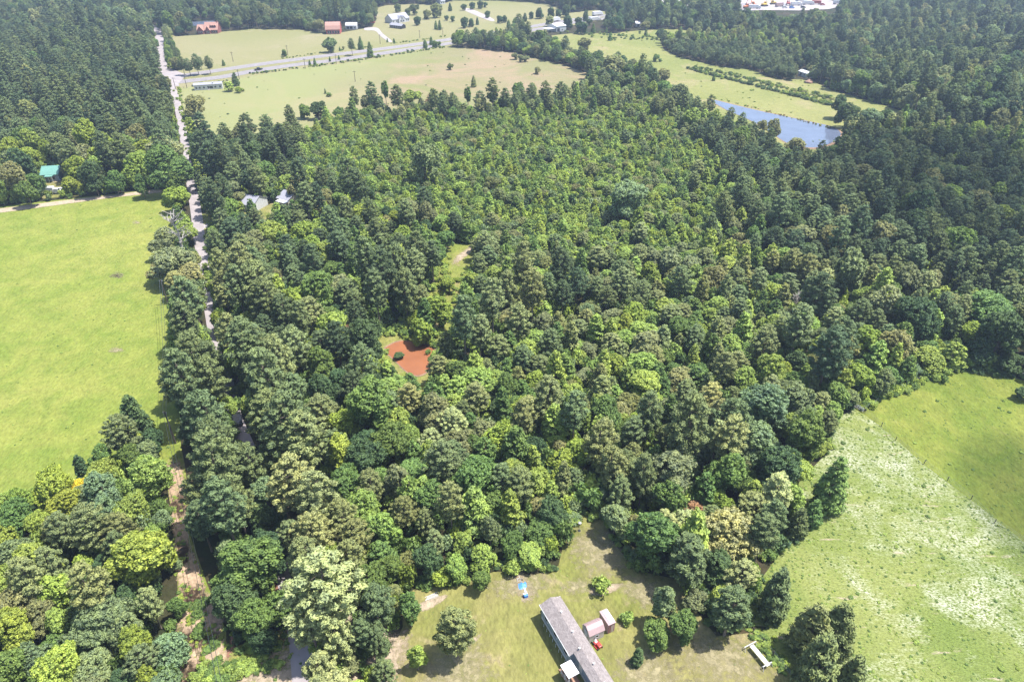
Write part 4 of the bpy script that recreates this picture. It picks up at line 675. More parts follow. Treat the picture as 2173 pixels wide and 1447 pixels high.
for t in IND:
    n, lx, ly = min(LM, key=lambda l: (l[1] - t['px']) ** 2 + (l[2] - t['py']) ** 2); d = math.hypot(lx - t['px'], ly - t['py'])
    a = int(((math.atan2(-(t['py'] - ly), t['px'] - lx) / (math.pi / 4)) + .5) // 1) % 8
    bins.setdefault((n, a, WORD[t['tint']], NOUN[t['kind']]), []).append((d, id(t), t))
for (n, a, wd, nn), L in bins.items():
    L.sort(key=lambda q: q[0])
    for i, (d, _, t) in enumerate(L):
        if t['label']: continue
        word = 'bare grey' if t['kind'] == 'dead' else wd
        t['label'] = f"{word} {nn} {DIRW[a]} {n}, {ORD[min(i, 19)]}nearest"
seen_l = {}
for t in IND:
    if t['label'] in seen_l: t['label'] += ' beyond'
    seen_l[t['label']] = 1
ZFIX = {}
first_crown, first_trunk = {}, {}
for t in IND:
    p = PROTO[t['k']]; fam = FAM[t['kind']]
    e = empty(fam, (t['x'], t['y'], 0), t['rot'], t['label'], CATW[fam], {'pine_tree': 'pines of the woods', 'broadleaf_tree': 'leafy trees of the woods', 'young_tree': 'young trees of the dense stand', 'cedar_tree': 'cedars in the open', 'shrub': 'shrubs in the open', 'dead_tree': 'bare trees'}[fam])
    e.scale = (t['s'] * t['ax'], t['s'] / t['ax'], t['sz'])
    tr = bpy.data.objects.new('trunk', p['trunk']); link(tr, e); first_trunk.setdefault(t['k'], tr)
    if p['crown']:
        cr = bpy.data.objects.new('crown', p['crown']); link(cr, e); cr['tint'] = [float(v) for v in t['col']]; first_crown.setdefault(t['k'], cr)
def scatter(name, pts, label=None):
    """pts: dicts x,y,s,sz,rot,k,col -> ONE object that instances the tree shapes"""
    n = len(pts)
    me = bpy.data.meshes.new(name); me.vertices.add(n); me.vertices.foreach_set('co', np.array([(t['x'], t['y'], t.get('z0', 0)) for t in pts], dtype=np.float32).ravel())
    def at(nm, ty, key, arr):
        a = me.attributes.new(nm, ty, 'POINT'); a.data.foreach_set(key, np.array(arr, dtype=np.float32 if ty != 'INT' else np.int32).ravel())
    at('scl', 'FLOAT_VECTOR', 'vector', [(t['s'] * t.get('ax', 1), t['s'] / t.get('ax', 1), t['sz']) for t in pts]); at('rotz', 'FLOAT_VECTOR', 'vector', [(0, 0, t['rot']) for t in pts])
    at('tint', 'FLOAT_VECTOR', 'vector', [t['col'] for t in pts]); at('pid', 'INT', 'value', [t['k'] for t in pts])
    o = link(bpy.data.objects.new(name, me)); tag(o, label, kind='stuff')
    g = bpy.data.node_groups.new(name, 'GeometryNodeTree'); g.interface.new_socket('Geometry', in_out='INPUT', socket_type='NodeSocketGeometry'); g.interface.new_socket('Geometry', in_out='OUTPUT', socket_type='NodeSocketGeometry')
    gi, go = g.nodes.new('NodeGroupInput'), g.nodes.new('NodeGroupOutput'); jn = g.nodes.new('GeometryNodeJoinGeometry'); g.links.new(jn.outputs[0], go.inputs[0])
    def named(nm, ty):
        a = g.nodes.new('GeometryNodeInputNamedAttribute'); a.data_type = ty; a.inputs[0].default_value = nm; return a.outputs[0]
    scl, rot, pid = named('scl', 'FLOAT_VECTOR'), named('rotz', 'FLOAT_VECTOR'), named('pid', 'INT')
    e2r = g.nodes.new('FunctionNodeEulerToRotation'); g.links.new(rot, e2r.inputs[0])
    for k in sorted({t['k'] for t in pts}):
        cmpn = g.nodes.new('FunctionNodeCompare'); cmpn.data_type = 'INT'; cmpn.operation = 'EQUAL'; g.links.new(pid, cmpn.inputs[2]); cmpn.inputs[3].default_value = k
        for src in (first_crown.get(k), first_trunk.get(k)):
            if src is None: continue
            oi = g.nodes.new('GeometryNodeObjectInfo'); oi.transform_space = 'ORIGINAL'; oi.inputs[0].default_value = src; oi.inputs[1].default_value = True
            iop = g.nodes.new('GeometryNodeInstanceOnPoints'); g.links.new(gi.outputs[0], iop.inputs['Points']); g.links.new(cmpn.outputs[0], iop.inputs['Selection'])
            g.links.new(oi.outputs['Geometry'], iop.inputs['Instance']); g.links.new(e2r.outputs[0], iop.inputs['Rotation']); g.links.new(scl, iop.inputs['Scale']); g.links.new(iop.outputs[0], jn.inputs[0])
    md = o.modifiers.new('scatter', 'NODES'); md.node_group = g
    return o
rest = [t for t in TREES if not t.get('ind')]
scatter('pine_woods', [t for t in rest if t['kind'] == 'pine'], 'dense distant pine woods')
scatter('leafy_woods', [t for t in rest if t['kind'] in ('broad', 'narrow', 'round', 'bush', 'cedar')], 'dense distant leafy woods')
scatter('young_woods', [t for t in rest if t['kind'] == 'spire'], 'dense stand of young pointed trees')
# undergrowth between and under the trees, brush rows, weeds
ug = []
def shrub_pt(x, y, wid, tint, hf=1.0):
    k = rd.choice(BYK['bush']); s = wid / PROTO[k]['W']; c = TINT[tint]; v = rd.uniform(.8, 1.15)
    ug.append(dict(x=x, y=y, s=s, sz=s * hf, rot=rd.uniform(0, 6.28), k=k, col=(c[0] * v, c[1] * v, c[2] * v)))
y = 48.0
while y < 460:
    hw = (y * _c + 40) * .8; x = -hw
    while x < hw:
        a, b = x + rd.uniform(-1.6, 1.6), y + rd.uniform(-1.6, 1.6); x += 2.7
        if rd.random() < .2 or in_open(a, b) or blocked(a, b, 1.5) or min(seg_d(a, b, p, q) for p, q in zip(CLEAR_LINE[:-1], CLEAR_LINE[1:])) < 4: continue
        shrub_pt(a, b, rd.uniform(2.4, 4.8), rd.choice(['G', 'L', 'D', 'G', 'W', 'B']), rd.uniform(.9, 2.2))
    y += 2.7
scatter('undergrowth', ug, 'leafy undergrowth below the trees'); ug = []
def row(p0, p1, n, wpx, jit, tints, hf=1.0, kind=None):
    for i in range(n):
        t = rd.random(); px, py = p0[0] + (p1[0] - p0[0]) * t, p0[1] + (p1[1] - p0[1]) * t; q = P(px, py)
        shrub_pt(q.x + rd.gauss(0, jit), q.y + rd.gauss(0, jit), rd.uniform(*wpx), rd.choice(tints), rd.uniform(.6, 1.2) * hf)
row((1457,146), (1764,224), 190, (1.6, 3.6), 1.0, ['G', 'D', 'Pm', 'W']); row((1475,143), (1768,210), 110, (1.4, 3.4), 1.4, ['G', 'D', 'Pm', 'W']); row((1560,160), (1767,218), 60, (1.4, 3), 2.5, ['W', 'Pm', 'T'])
row((1285,82), (1480,88), 60, (1.2, 3), 3, ['G', 'D']); row((1200,70), (1440,86), 60, (1.2, 3), 9, ['G', 'D', 'W']); row((1210,72), (1350,78), 25, (1.5, 3), 1, ['G'])
row((520,160), (725,134), 60, (1, 2.4), 1.2, ['G', 'D', 'W']); row((725,134), (945,101), 60, (1, 2.6), 1.2, ['G', 'D', 'W']); row((400,185), (500,171), 20, (1, 2), 1.5, ['G', 'D'])
row((378,190), (405,330), 60, (1.2, 2.6), .8, ['G', 'L', 'W']); row((590,126), (945,78), 60, (1, 2), 1.2, ['G', 'W']); row((447,470), (452,600), 60, (1.4, 3), .8, ['L', 'G']); row((433,560), (462,645), 40, (1, 2.4), .7, ['L', 'W'])
row((1508,206), (1790,280), 50, (.8, 1.6), .6, ['W', 'T', 'K']); row((1815,868), (2040,776), 90, (1.2, 3), .9, ['L', 'G', 'W']); row((2040,776), (2173,800), 40, (1.5, 3), 1.2, ['D', 'G'])
row((1598,1340), (1690,1447), 40, (.5, 1.5), .7, ['L', 'G', 'W'], .7); row((1560,1300), (1650,1400), 30, (.6, 1.6), 1.0, ['L', 'G'], .6)
row((780,700), (940,712), 70, (1.6, 3.2), 1.6, ['L', 'L', 'G', 'W']); row((770,715), (805,770), 50, (1.6, 3), 1.4, ['L', 'L', 'W']); row((925,735), (950,790), 40, (1.4, 2.6), 1.6, ['L', 'G']); row((935,540), (915,640), 60, (1.2, 3), 2.2, ['W', 'L', 'Y']); row((1000,560), (970,640), 40, (1.2, 2.6), 2, ['W', 'L'])
row((440,1430), (580,1400), 70, (1.2, 2.4), 1.1, ['G', 'L'], .8); row((520,1380), (600,1370), 30, (1, 2), .7, ['L', 'G'], .8); row((420,1280), (425,1300), 12, (1, 2), .5, ['G'], .8); row((410,1340), (425,1350), 10, (1, 2), .5, ['G'], .8); row((440,1370), (455,1375), 8, (1, 2), .5, ['G'], .8); row((520,1330), (570,1360), 26, (1, 2), .8, ['L', 'G'])
row((395,1260), (460,1420), 90, (.4, 1.1), 1.6, ['L', 'Y', 'G'], .7); row((365,1050), (380,1240), 50, (.3, .9), 1.3, ['L', 'W'], .6); row((890,1240), (1000,1232), 30, (1, 2.2), .7, ['L', 'G']); row((1050,1205), (1180,1205), 40, (1, 2), .6, ['L', 'G', 'D']); row((1195,1100), (1290,1088), 36, (1.4, 2.6), 1, ['G', 'B', 'L']); row((1290,1100), (1350,1200), 30, (1.2, 2.4), .8, ['L', 'G', 'B'])
row((1600,1185), (1690,1105), 60, (1.2, 2.6), 1.3, ['G', 'L', 'D']); row((1560,1325), (1612,1232), 40, (1.2, 2.6), 1.2, ['G', 'L', 'D']); row((1610,1160), (1670,1080), 40, (1.2, 2.8), 1.6, ['G', 'D']); row((1460,1250), (1530,1330), 24, (1, 2), .9, ['G', 'L']); row((1640,1000), (1700,960), 20, (1, 2), 1, ['L', 'G']); row((1755,890), (1760,960), 14, (1, 2), .6, ['L', 'G'])
scatter('brush', ug, 'low brush along fences, banks and wood edges'); ug = []
for (k, n, wmin, wmax, tints) in (('west_pasture', 500, .2, .55, ['G', 'L', 'L']), ('flower_meadow', 2200, .25, .6, ['G', 'L', 'W', 'L', 'G']), ('smooth_pasture', 500, .2, .5, ['G', 'L', 'L']), ('north_field', 60, .8, 1.8, ['G', 'D']), ('power_line_clearing', 160, .3, .9, ['L', 'Y', 'G']), ('lawn', 60, .2, .4, ['L', 'G']), ('east_field', 90, .8, 1.6, ['G', 'W'])):
    b = BB[k]; c = 0; g = 0
    while c < n and g < n * 30:
        g += 1; x, yy = rd.uniform(b[0], b[1]), rd.uniform(b[2], min(b[3], 600)) if k != 'west_pasture' else b[2] + (b[3] - b[2]) * rd.random() ** 1.5
        q = Q(x, yy, 0)
        if inside(x, yy, OPENW[k]) and -20 < q[0] < 2200 and q[1] < 1480: shrub_pt(x, yy, rd.uniform(wmin, wmax) * (2.2 if rd.random() < .03 else 1), rd.choice(tints), .5); c += 1
scatter('weeds', ug, 'small weed tufts dotting the grassland')

# ------------------------------------------------------------------ buildings, vehicles and small things
def frame(name, a, b, label, cat, group=None, z=0):
    """thing whose +x axis runs from picture point a to picture point b (both on height z)"""
    p, q = P(*a, z) if len(a) == 2 else P(*a), P(*b, z) if len(b) == 2 else P(*b)
    e = empty(name, (p.x, p.y, 0), math.atan2(q.y - p.y, q.x - p.x), label, cat, group)
    return e, math.hypot(q.x - p.x, q.y - p.y)
def boxo(name, par, x0, x1, y0, y1, z0, z1, mt, bevel=0):
    return MB().box(x0, x1, y0, y1, z0, z1).build(name, M[mt], par, bevel=bevel)
def gable(L, W, ze, zr, ov=.3, th=.14, x0=0, y0=0):
    """two roof slabs along x over a body x0..x0+L, y0..y0+W"""
    m = MB(); c = y0 + W / 2; k = (zr - ze) / (W / 2); zo = ze - k * ov
    m.prism([(y0 - ov, zo), (c, zr), (c, zr + th), (y0 - ov, zo + th)], 'x', x0 - ov, x0 + L + ov)
    m.prism([(c + .002, zr), (y0 + W + ov, zo), (y0 + W + ov, zo + th), (c + .002, zr + th)], 'x', x0 - ov, x0 + L + ov); return m
def body(L, W, ze, zr, x0=0, y0=0, zb=0):
    return MB().prism([(y0, zb), (y0 + W, zb), (y0 + W, ze), (y0 + W / 2, zr - .02), (y0, ze)], 'x', x0, x0 + L)
def window(par, x, y, z, w_, h_, side, frame_m='white_metal', name='window'):
    """side: 's' faces -y, 'n' faces +y, 'w' faces -x, 'e' faces +x"""
    d = .06; m = MB(); g = MB()
    if side in 'sn':
        s = -1 if side == 's' else 1
        for (a, b, c, e) in ((x - w_ / 2 - .08, x + w_ / 2 + .08, z - .08, z), (x - w_ / 2 - .08, x + w_ / 2 + .08, z + h_, z + h_ + .08), (x - w_ / 2 - .08, x - w_ / 2, z, z + h_), (x + w_ / 2, x + w_ / 2 + .08, z, z + h_)):
            m.box(a, b, min(y, y + s * d), max(y, y + s * d), c, e)
        g.box(x - w_ / 2, x + w_ / 2, min(y, y + s * .03), max(y, y + s * .03), z, z + h_)
    else:
        s = -1 if side == 'w' else 1
        for (a, b, c, e) in ((y - w_ / 2 - .08, y + w_ / 2 + .08, z - .08, z), (y - w_ / 2 - .08, y + w_ / 2 + .08, z + h_, z + h_ + .08), (y - w_ / 2 - .08, y - w_ / 2, z, z + h_), (y + w_ / 2, y + w_ / 2 + .08, z, z + h_)):
            m.box(min(x, x + s * d), max(x, x + s * d), a, b, c, e)
        g.box(min(x, x + s * .03), max(x, x + s * .03), y - w_ / 2, y + w_ / 2, z, z + h_)
    f = m.build(name, M[frame_m], par); g.build('pane' if name == 'window' else 'panel', M['dark_glass'], f); return f

# grey roofed mobile home on the lawn
A, B, D = P(1143, 1281, 3.4), P(1189, 1265, 3.4), P(1303, 1447, 3.4)
ux = (D - B).normalized(); wid = abs((A - B).cross(ux).z); L1 = (P(1204, 1388, 3.4) - A).dot(ux)
mh = empty('mobile_home', (B.x, B.y, 0), math.atan2(ux.y, ux.x), 'long grey shingled mobile home with a blue grey side wall at the lawn end', 'mobile home')
LT = 27.0; W = wid - .6         # local +y is the far right side of travel, so the visible long wall lies at -y
y0 = -wid + .3
MB().box(.3, L1, y0, -.3, .75, 3.3).build('wall', M['blue_siding'], mh); MB().box(L1 + .002, LT, y0 + .9, -.3, .75, 3.3).build('wall', M['blue_siding'], mh)
MB().box(.32, L1 - .02, y0 + .02, -.32, 0, .747).box(L1, LT, y0 + .92, -.32, 0, .747).build('skirting', M['white_metal'], mh)
def shingle_roof(xa, xb, ya, yb):
    c = (-wid) / 2; m = MB(); zr, ze = 4.25, 3.35
    m.prism([(ya, ze + (0 if abs(ya + wid) < .1 else .3)), (c, zr), (c, zr + .12), (ya, ze + .12 + (0 if abs(ya + wid) < .1 else .3))], 'x', xa, xb)
    m.prism([(c + .003, zr), (yb, ze), (yb, ze + .12), (c + .003, zr + .12)], 'x', xa, xb); return m
shingle_roof(0, L1 + .15, -wid, 0).build('roof', M['shingles'], mh); shingle_roof(L1 + .152, LT + .3, -wid + .75, 0).build('roof', M['shingles'], mh)
MB().prism([(y0, 3.3), (-wid / 2, 4.2), (-.3, 3.3)], 'x', .3, .42).build('gable_end', M['white_siding'], mh)
MB().box(-.02, L1 + .15, -wid - .06, -wid - .003, 3.33, 3.49).box(-.06, -.003, -wid - .06, 0, 3.33, 3.49).build('gutter', M['white_metal'], mh)
for x in (2.0, 5.2, 8.6, 11.2): 
    if x < L1 - .6: window(mh, x, y0, 1.6, 1.1, 1.15, 's')
for x in (18.0, 22.5): window(mh, x, y0 + .9, 1.6, 1.1, 1.15, 's')
for x in (3, 7, 12, 16): window(mh, x, -.3, 1.6, 1.0, 1.1, 'n')
dr = boxo('door', mh, L1 + 1.3, L1 + 2.2, y0 + .84, y0 + .897, .95, 3.0, 'white_metal'); MB().tube([(L1 + 2.08, y0 + .82, 1.95), (L1 + 2.08, y0 + .76, 1.95)], .04).build('handle', M['silver_paint'], dr)
for k in range(1, 9):
    x = .9 + k * (L1 - 1.2) / 8.6; MB().tube([(x, y0 - .38, 0), (x, y0 - .38, .85), (x, y0 - .05, .85)], .045, 6).build('anchor_post', M['white_metal'], mh)
for x, yy in ((3.4, -wid / 2 + .3), (7.4, -wid / 2 + .2), (10.4, -wid / 2 - .3), (13.6, -wid / 2 + .4), (17, -wid / 2 + .2)): MB().tube([(x, yy, 4.05), (x, yy, 4.62)], .09, 8).box(x - .13, x + .13, yy - .13, yy + .13, 4.62, 4.68).build('roof_vent', M['white_metal'], mh)
def local(o, x, y, z=0): return o.matrix_basis @ Vector((x, y, z))
def beside(name, host, x, y, label, cat, rz=0, z=0, group=None):
    p = local(host, x, y); return empty(name, (p.x, p.y, z), host.rotation_euler.z + rz, label, cat, group)
# covered porch against the home
A2, B2, C2, D2 = P(1190, 1410, 3.1), P(1209, 1400, 3.1), P(1228, 1426, 3.1), P(1207, 1437, 3.1)
pu = (D2 - A2).normalized(); pl = (D2 - A2).length; pwid = abs((B2 - A2).cross(pu).z) + .2
po = empty('covered_porch', (A2.x, A2.y, 0), math.atan2(pu.y, pu.x), 'white roofed porch with a wooden deck on the long side of the grey mobile home', 'porch')
pl *= 1.06
MB().box(0, pl, -.1, pwid, 3.0, 3.1).build('roof', M['white_metal'], po)
boxo('deck', po, .1, pl + 2.4, 0, pwid + .1, .75, .87, 'brown_wood')
for x in (.15, pl / 2, pl - .15): MB().box(x - .06, x + .06, .02, .14, .875, 2.995).build('post', M['white_metal'], po)
for x in (.2, pl - .2, pl + 2.2): MB().box(x - .06, x + .06, .05, .17, 0, .745).build('leg', M['brown_wood'], po)
rl = MB().box(.1, pl + 2.4, -.03, .015, 1.7, 1.77)
for i in range(26): rl.box(.12 + i * (pl + 2.2) / 26, .15 + i * (pl + 2.2) / 26, -.02, .005, .875, 1.695)
rl.build('railing', M['white_metal'], po)
for i in range(3): MB().box(-.35 - i * .3, -.06 - i * .3, .3, 1.3, 0, .62 - i * .2).build('step', M['brown_wood'], po)
bn = beside('bench', po, pl + .5, .8, 'brown slatted bench on the porch deck of the mobile home', 'bench', z=.87)
for i in range(3): MB().box(0, 1.5, i * .16, i * .16 + .13, .42, .46).build('slat', M['terracotta'], bn)
for x in (.1, 1.35): MB().box(x, x + .07, .02, .42, 0, .415).build('leg', M['brown_wood'], bn)
MB().box(0, 1.5, .47, .52, .42, .95).build('backrest', M['terracotta'], bn)
# pink roofed barn shaped shed
sA, sB, sC = P(1236, 1321, 2.6), P(1268, 1307, 2.6), P(1281, 1332.5, 2.6)
v = (sC - sB).normalized(); sh = empty('storage_shed', (sA.x, sA.y, 0), math.atan2((sB - sA).y, (sB - sA).x), 'beige storage shed with a pink metal barn shaped roof beside the mobile home', 'shed')
sl, sw = (sB - sA).length, abs((sC - sB).cross((sB - sA).normalized()).z)
gam = [(0, 2.0), (-sw * .22, 2.75), (-sw / 2, 3.15), (-sw * .78, 2.75), (-sw, 2.0)]
MB().prism([(0, 0)] + gam + [(-sw, 0)], 'x', .06, sl - .06).build('wall', M['beige_siding'], sh)
m = MB(); g2 = [(.1, 1.95)] + gam[1:4] + [(-sw - .1, 1.95)]
for i in range(4):
    a, b = g2[i], g2[i + 1]; m.prism([(a[0], a[1] + .01), (b[0], b[1] + .01), (b[0], b[1] + .08), (a[0], a[1] + .08)], 'x', -.05, sl + .05)
for i in range(int(sl / .4)): x = i * .4 + .1; m.prism([(gam[1][0], 2.84), (gam[2][0], 3.24), (gam[2][0], 3.27), (gam[1][0], 2.87)], 'x', x, x + .03)
m.build('roof', M['pink_metal'], sh); dd = boxo('door', sh, -.02, .057, -sw * .68, -sw * .32, .1, 1.95, 'white_metal'); boxo('handle', dd, -.06, -.022, -sw * .36, -sw * .34, .9, 1.1, 'black_paint')
window(sh, sl * .5, -sw, .9, .6, .6, 's')
tk = beside('propane_tank', sh, -.35, -.3, 'small white tank standing at the corner of the pink roofed shed', 'tank'); MB().tube([(0, 0, 0), (0, 0, 1.0), (0, 0, 1.15)], [.22, .22, .08], 12).build('body', M['white_metal'], tk); MB().tube([(0, 0, 1.15), (0, 0, 1.3)], .05, 8).build('valve', M['silver_paint'], tk)
# white topped small shed
tA, tB, tC = P(1273, 1296, 2.6), P(1287, 1290, 2.6), P(1306, 1318.5, 2.6)
tl, tw = (tC - tB).length, (tB - tA).length; dv = (tC - tB).normalized()
s2 = empty('tool_shed', (tA.x, tA.y, 0), math.atan2(dv.y, dv.x), 'narrow pinkish shed with a flat white roof panel behind the pink roofed shed', 'shed')
MB().box(.05, tl, 0, tw, 0, 2.4).build('wall', M['pink_metal'], s2); MB().box(-.05, tl + .1, -.08, tw + .08, 2.403, 2.5).build('roof', M['pink_metal'], s2)
MB().box(.2, tl - .3, tw * .28, tw, 2.503, 2.6).build('roof_panel', M['white_metal'], s2)
for i in range(4): MB().box(tl + .003, tl + .06, .1 + i * tw / 4.3, .16 + i * tw / 4.3, .1, 2.3).build('batten', M['barn_red'], s2)
dd = boxo('door', s2, tl + .003, tl + .05, tw * .42, tw * .78, .1, 2.0, 'beige_siding')
# riding mower and the green trailer behind it
mw = empty('riding_mower', P(1268, 1370), -1.0, 'red riding mower parked beside the shed and the mobile home', 'mower')
MB().box(-.1, .75, -.3, .3, .38, .85).build('hood', M['red_paint'], mw, bevel=.06); MB().box(-.8, -.1, -.42, .42, .3, .55).build('fender', M['red_paint'], mw, bevel=.05)
MB().box(-.65, -.25, -.22, .22, .55, .68).box(-.7, -.6, -.22, .22, .68, 1.0).build('seat', M['white_siding'], mw, bevel=.03); MB().box(-.35, .55, -.6, .6, .12, .28).build('mower_deck', M['red_paint'], mw, bevel=.03)
MB().tube([(-.02, 0, .85), (-.15, 0, 1.05)], .02).build('steering_column', M['black_paint'], mw)
for x, r in ((.6, .18), (-.5, .27)):
    for s in (-1, 1): MB().tube([(x, s * .36, r), (x, s * .52, r)], r, 14).build('wheel', M['black_rubber'], mw)
ct = empty('garden_cart', P(1259.5, 1360), -1.0, 'dark green flat cart standing behind the red mower', 'cart'); MB().box(-.9, .7, -.45, .45, .32, .42).build('bed', M['mat_green'], ct)
for s in (-1, 1): MB().tube([(0, s * .46, .2), (0, s * .56, .2)], .2, 12).build('wheel', M['black_rubber'], ct)
MB().tube([(.7, 0, .35), (1.3, 0, .3)], .025).build('drawbar', M['black_paint'], ct)
# blue things by the brush pile
tp = empty('tarpaulin', P(1109, 1243), .3, 'crumpled bright blue tarpaulin lying on bare soil below the brush', 'tarpaulin')
m = MB(); r_ = random.Random(4); n = 9; hts = [[0.03 + .45 * r_.random() * math.exp(-((i - 4) ** 2 + (j - 4) ** 2) / 9) + .1 * r_.random() for j in range(n)] for i in range(n)]
top = [((i - 4) * .2 * (1 + .2 * r_.random()), (j - 4) * .17 * (1 + .3 * r_.random()), hts[i][j] if 0 < i < 8 and 0 < j < 8 else .02) for i in range(n) for j in range(n)]
m.add(top, [(i * n + j, (i + 1) * n + j, (i + 1) * n + j + 1, i * n + j + 1) for i in range(n - 1) for j in range(n - 1)]); m.build('sheet', M['blue_tarp'], tp, True)
MB().box(-.05, .25, -1.5, -.6, .03, .2).build('folded_corner', M['white_siding'], tp)
bb = empty('plastic_bin', P(1115.5, 1266), .4, 'blue bin with a white lid between the tarpaulin and the mobile home', 'bin'); MB().box(-.35, .35, -.3, .3, 0, .7).build('body', M['blue_tarp'], bb, bevel=.04); MB().box(-.38, .38, .02, .36, .703, .78).build('lid', M['white_siding'], bb)
dp = empty('scrap_pile', P(1101.5, 1228), 0, 'small dark pile of scrap and ash beside the blue tarpaulin', 'pile')
for i in range(14):
    a, q = r_.uniform(0, 6.28), r_.uniform(0, 1.0); c = Vector((q * math.cos(a), q * math.sin(a), 0)); d_ = Vector((r_.uniform(-.6, .6), r_.uniform(-.6, .6), r_.uniform(.05, .4)))
    MB().tube([c + Vector((0, 0, .06)), c + d_], .06, 5).build('scrap', M[r_.choice(['black_paint', 'grey_wood', 'pale_bark', 'brown_wood'])], dp)
bf = empty('bird_feeder', P(1229, 1126), 0, 'lone pole feeder with a black and white head on the upper lawn', 'bird feeder')
MB().tube([(0, 0, 0), (0, 0, 1.9)], .03, 6).build('pole', M['grey_wood'], bf); MB().tube([(0, 0, 1.9), (0, 0, 2.0), (0, 0, 2.3)], [.1, .32, .32], 12).build('house', M['black_paint'], bf); MB().tube([(0, 0, 2.3), (0, 0, 2.62)], [.34, .04], 12).build('roof', M['white_siding'], bf)
MB().tube([(0, 0, .02), (0, 0, .1)], .3, 12).build('base', M['black_paint'], bf)
# weathered planks near the lawn edge, and things at the head of the home
pk = empty('plank_heap', P(917, 1266), .5, 'flat heap of pale boards on the worn lawn left of the brush', 'boards')
for i in range(7): MB().box(-1.1 + r_.uniform(-.3, .3), 1.0 + r_.uniform(-.4, .4), i * .16 - .55, i * .16 - .43, .02 + .03 * (i % 3), .06 + .03 * (i % 3)).build('board', M['grey_wood'], pk)
gr = beside('barbecue_grill', mh, -.7, -wid + 1.2, 'small black grill at the end wall of the mobile home', 'grill'); MB().tube([(0, 0, .7), (0, 0, .8), (0, 0, 1.05)], [.15, .3, .12], 10).build('lid', M['black_paint'], gr)
for a in (0, 2.1, 4.2): MB().tube([(.22 * math.cos(a), .22 * math.sin(a), 0), (.1 * math.cos(a), .1 * math.sin(a), .72)], .025, 5).build('leg', M['black_paint'], gr)
# long white bench table on trestles by the lawn fence
q0, q1 = P(1594.5, 1369, .9), P(1631, 1412, .9); tv = q1 - q0; tb = empty('trestle_table', (q0.x, q0.y, 0), math.atan2(tv.y, tv.x), 'long white plank table on wooden trestles by the lawn fence', 'table')
tl = tv.length
for i, (a, b) in enumerate(((0, tl * .5), (tl * .5 + .05, tl))): MB().box(a, b, -.38, -.01, .92, 1.0).box(a, b, .03, .38, .92, 1.0).build('tabletop', M['white_metal'], tb)
for x, w3 in ((-.25, 1.25), (tl * .93, .95)):
    tr_ = MB().box(x - .06, x + .06, -w3, w3, .80, .915); t0 = tr_.build('trestle', M['white_siding'], tb)
    for s in (-1, 1): 
        for e in (-1, 1): MB().tube([(x, s * (w3 - .15), .85), (x + e * .45, s * (w3 + .05), 0)], .05, 5).build('leg', M['grey_wood'], t0)
# fences
def fence(name, pts, label, gap=3.4, h=1.25, wires=3, lean=.05, group=None):
    w_ = [P(*p) for p in pts]; e = empty(name, w_[0], 0, label, 'fence', group); o0 = None; ps = []
    for a, b in zip(w_[:-1], w_[1:]):
        n = max(1, int((b - a).length / gap))
        for i in range(n): ps.append(a.lerp(b, i / n) - w_[0])
    ps.append(w_[-1] - w_[0])
    for p in ps:
        if o0 is None: o = o0 = MB().tube([(0, 0, -.2), (0, 0, h)], .075, 6).build('post', M['pole_wood'], e)
        else: o = o0.copy(); link(o, e)
        o.location = p; o.rotation_euler = (rd.gauss(0, lean), rd.gauss(0, lean), 0)
    for k in range(wires):
        z = h * (.35 + .3 * k); MB().tube([p + Vector((0, 0, z)) for p in ps], .012, 3, False).build('wire', M['wire'], e)
    return e
fence('wire_fence', [(1598,1342),(1618,1362),(1640,1390),(1665,1420),(1700,1462)], 'brown post fence between the mown lawn and the flower meadow', 3.0)
fence('wire_fence', [(1835,876),(1870,905),(1900,935),(1960,985),(2010,1020),(2060,1060),(2110,1110),(2180,1155)], 'thin wire fence between the white flowers and the smooth pasture', 5.5)
fence('wire_fence', [(1832,872),(1890,836),(1980,793),(2035,777),(2110,782),(2180,800)], 'wire fence along the wood edge of the smooth pasture', 5)
gt, gl = frame('field_gate', (1809, 861), (1832, 876), 'grey metal pipe gate at the corner of the woods and two pastures', 'gate')
for k in range(5): MB().tube([(0, 0, .25 + k * .24), (gl, 0, .25 + k * .24)], .035, 5).build('rail', M['silver_paint'], gt)
for x in (0, gl / 2, gl): MB().tube([(x, 0, .0), (x, 0, 1.35)], .05, 6).build('upright', M['pole_wood'], gt)
# utility poles
def upole(px, py, h, label, arm=1.2, group='utility poles along the roads'):
    e = empty('utility_pole', P(px, py), rd.uniform(-.2, .2), label, 'utility pole', group)
    MB().tube([(0, 0, -.2), (0, 0, h)], [.2, .13], 8).build('pole', M['pole_wood'], e)
    if arm:
        MB().box(-arm, arm, -.07, .07, h - .65, h - .5).build('crossarm', M['pole_wood'], e)
        for x in (-arm + .1, arm - .1): MB().tube([(x, 0, h - .5), (x, 0, h - .25)], .06, 6).build('insulator', M['silver_paint'], e)
    return e
uA = upole(373, 941, 9.5, 'dark utility pole standing at the head of the bare strip', .5); uB = upole(357, 646, 8.5, 'dark utility pole at the pasture edge below the tree shadow', .5)
cP = P(480, 1530, 9.5); uC = upole(0, 0, 9.5, 'utility pole at the lower end of the bare strip', .5); uC.location = (cP.x, cP.y, 0)
for a, b, lb in ((uA, uC, 'twin wires hanging over the bare strip'), (uB, uA, 'twin wires along the pasture edge between two poles')):
    e = empty('power_line', a.location, 0, lb, 'power line')
    for s in (-.35, .35):
        dlt = b.location - a.location; dz = 9.2; MB().tube([Vector((s, 0, dz - (.7 if a is uB else 0) * (1 - i / 12))) + dlt * (i / 12) + Vector((0, 0, -1.6 * 4 * (i / 12) * (1 - i / 12))) for i in range(13)], .035, 4, False).build('wire', M['wire'], e)
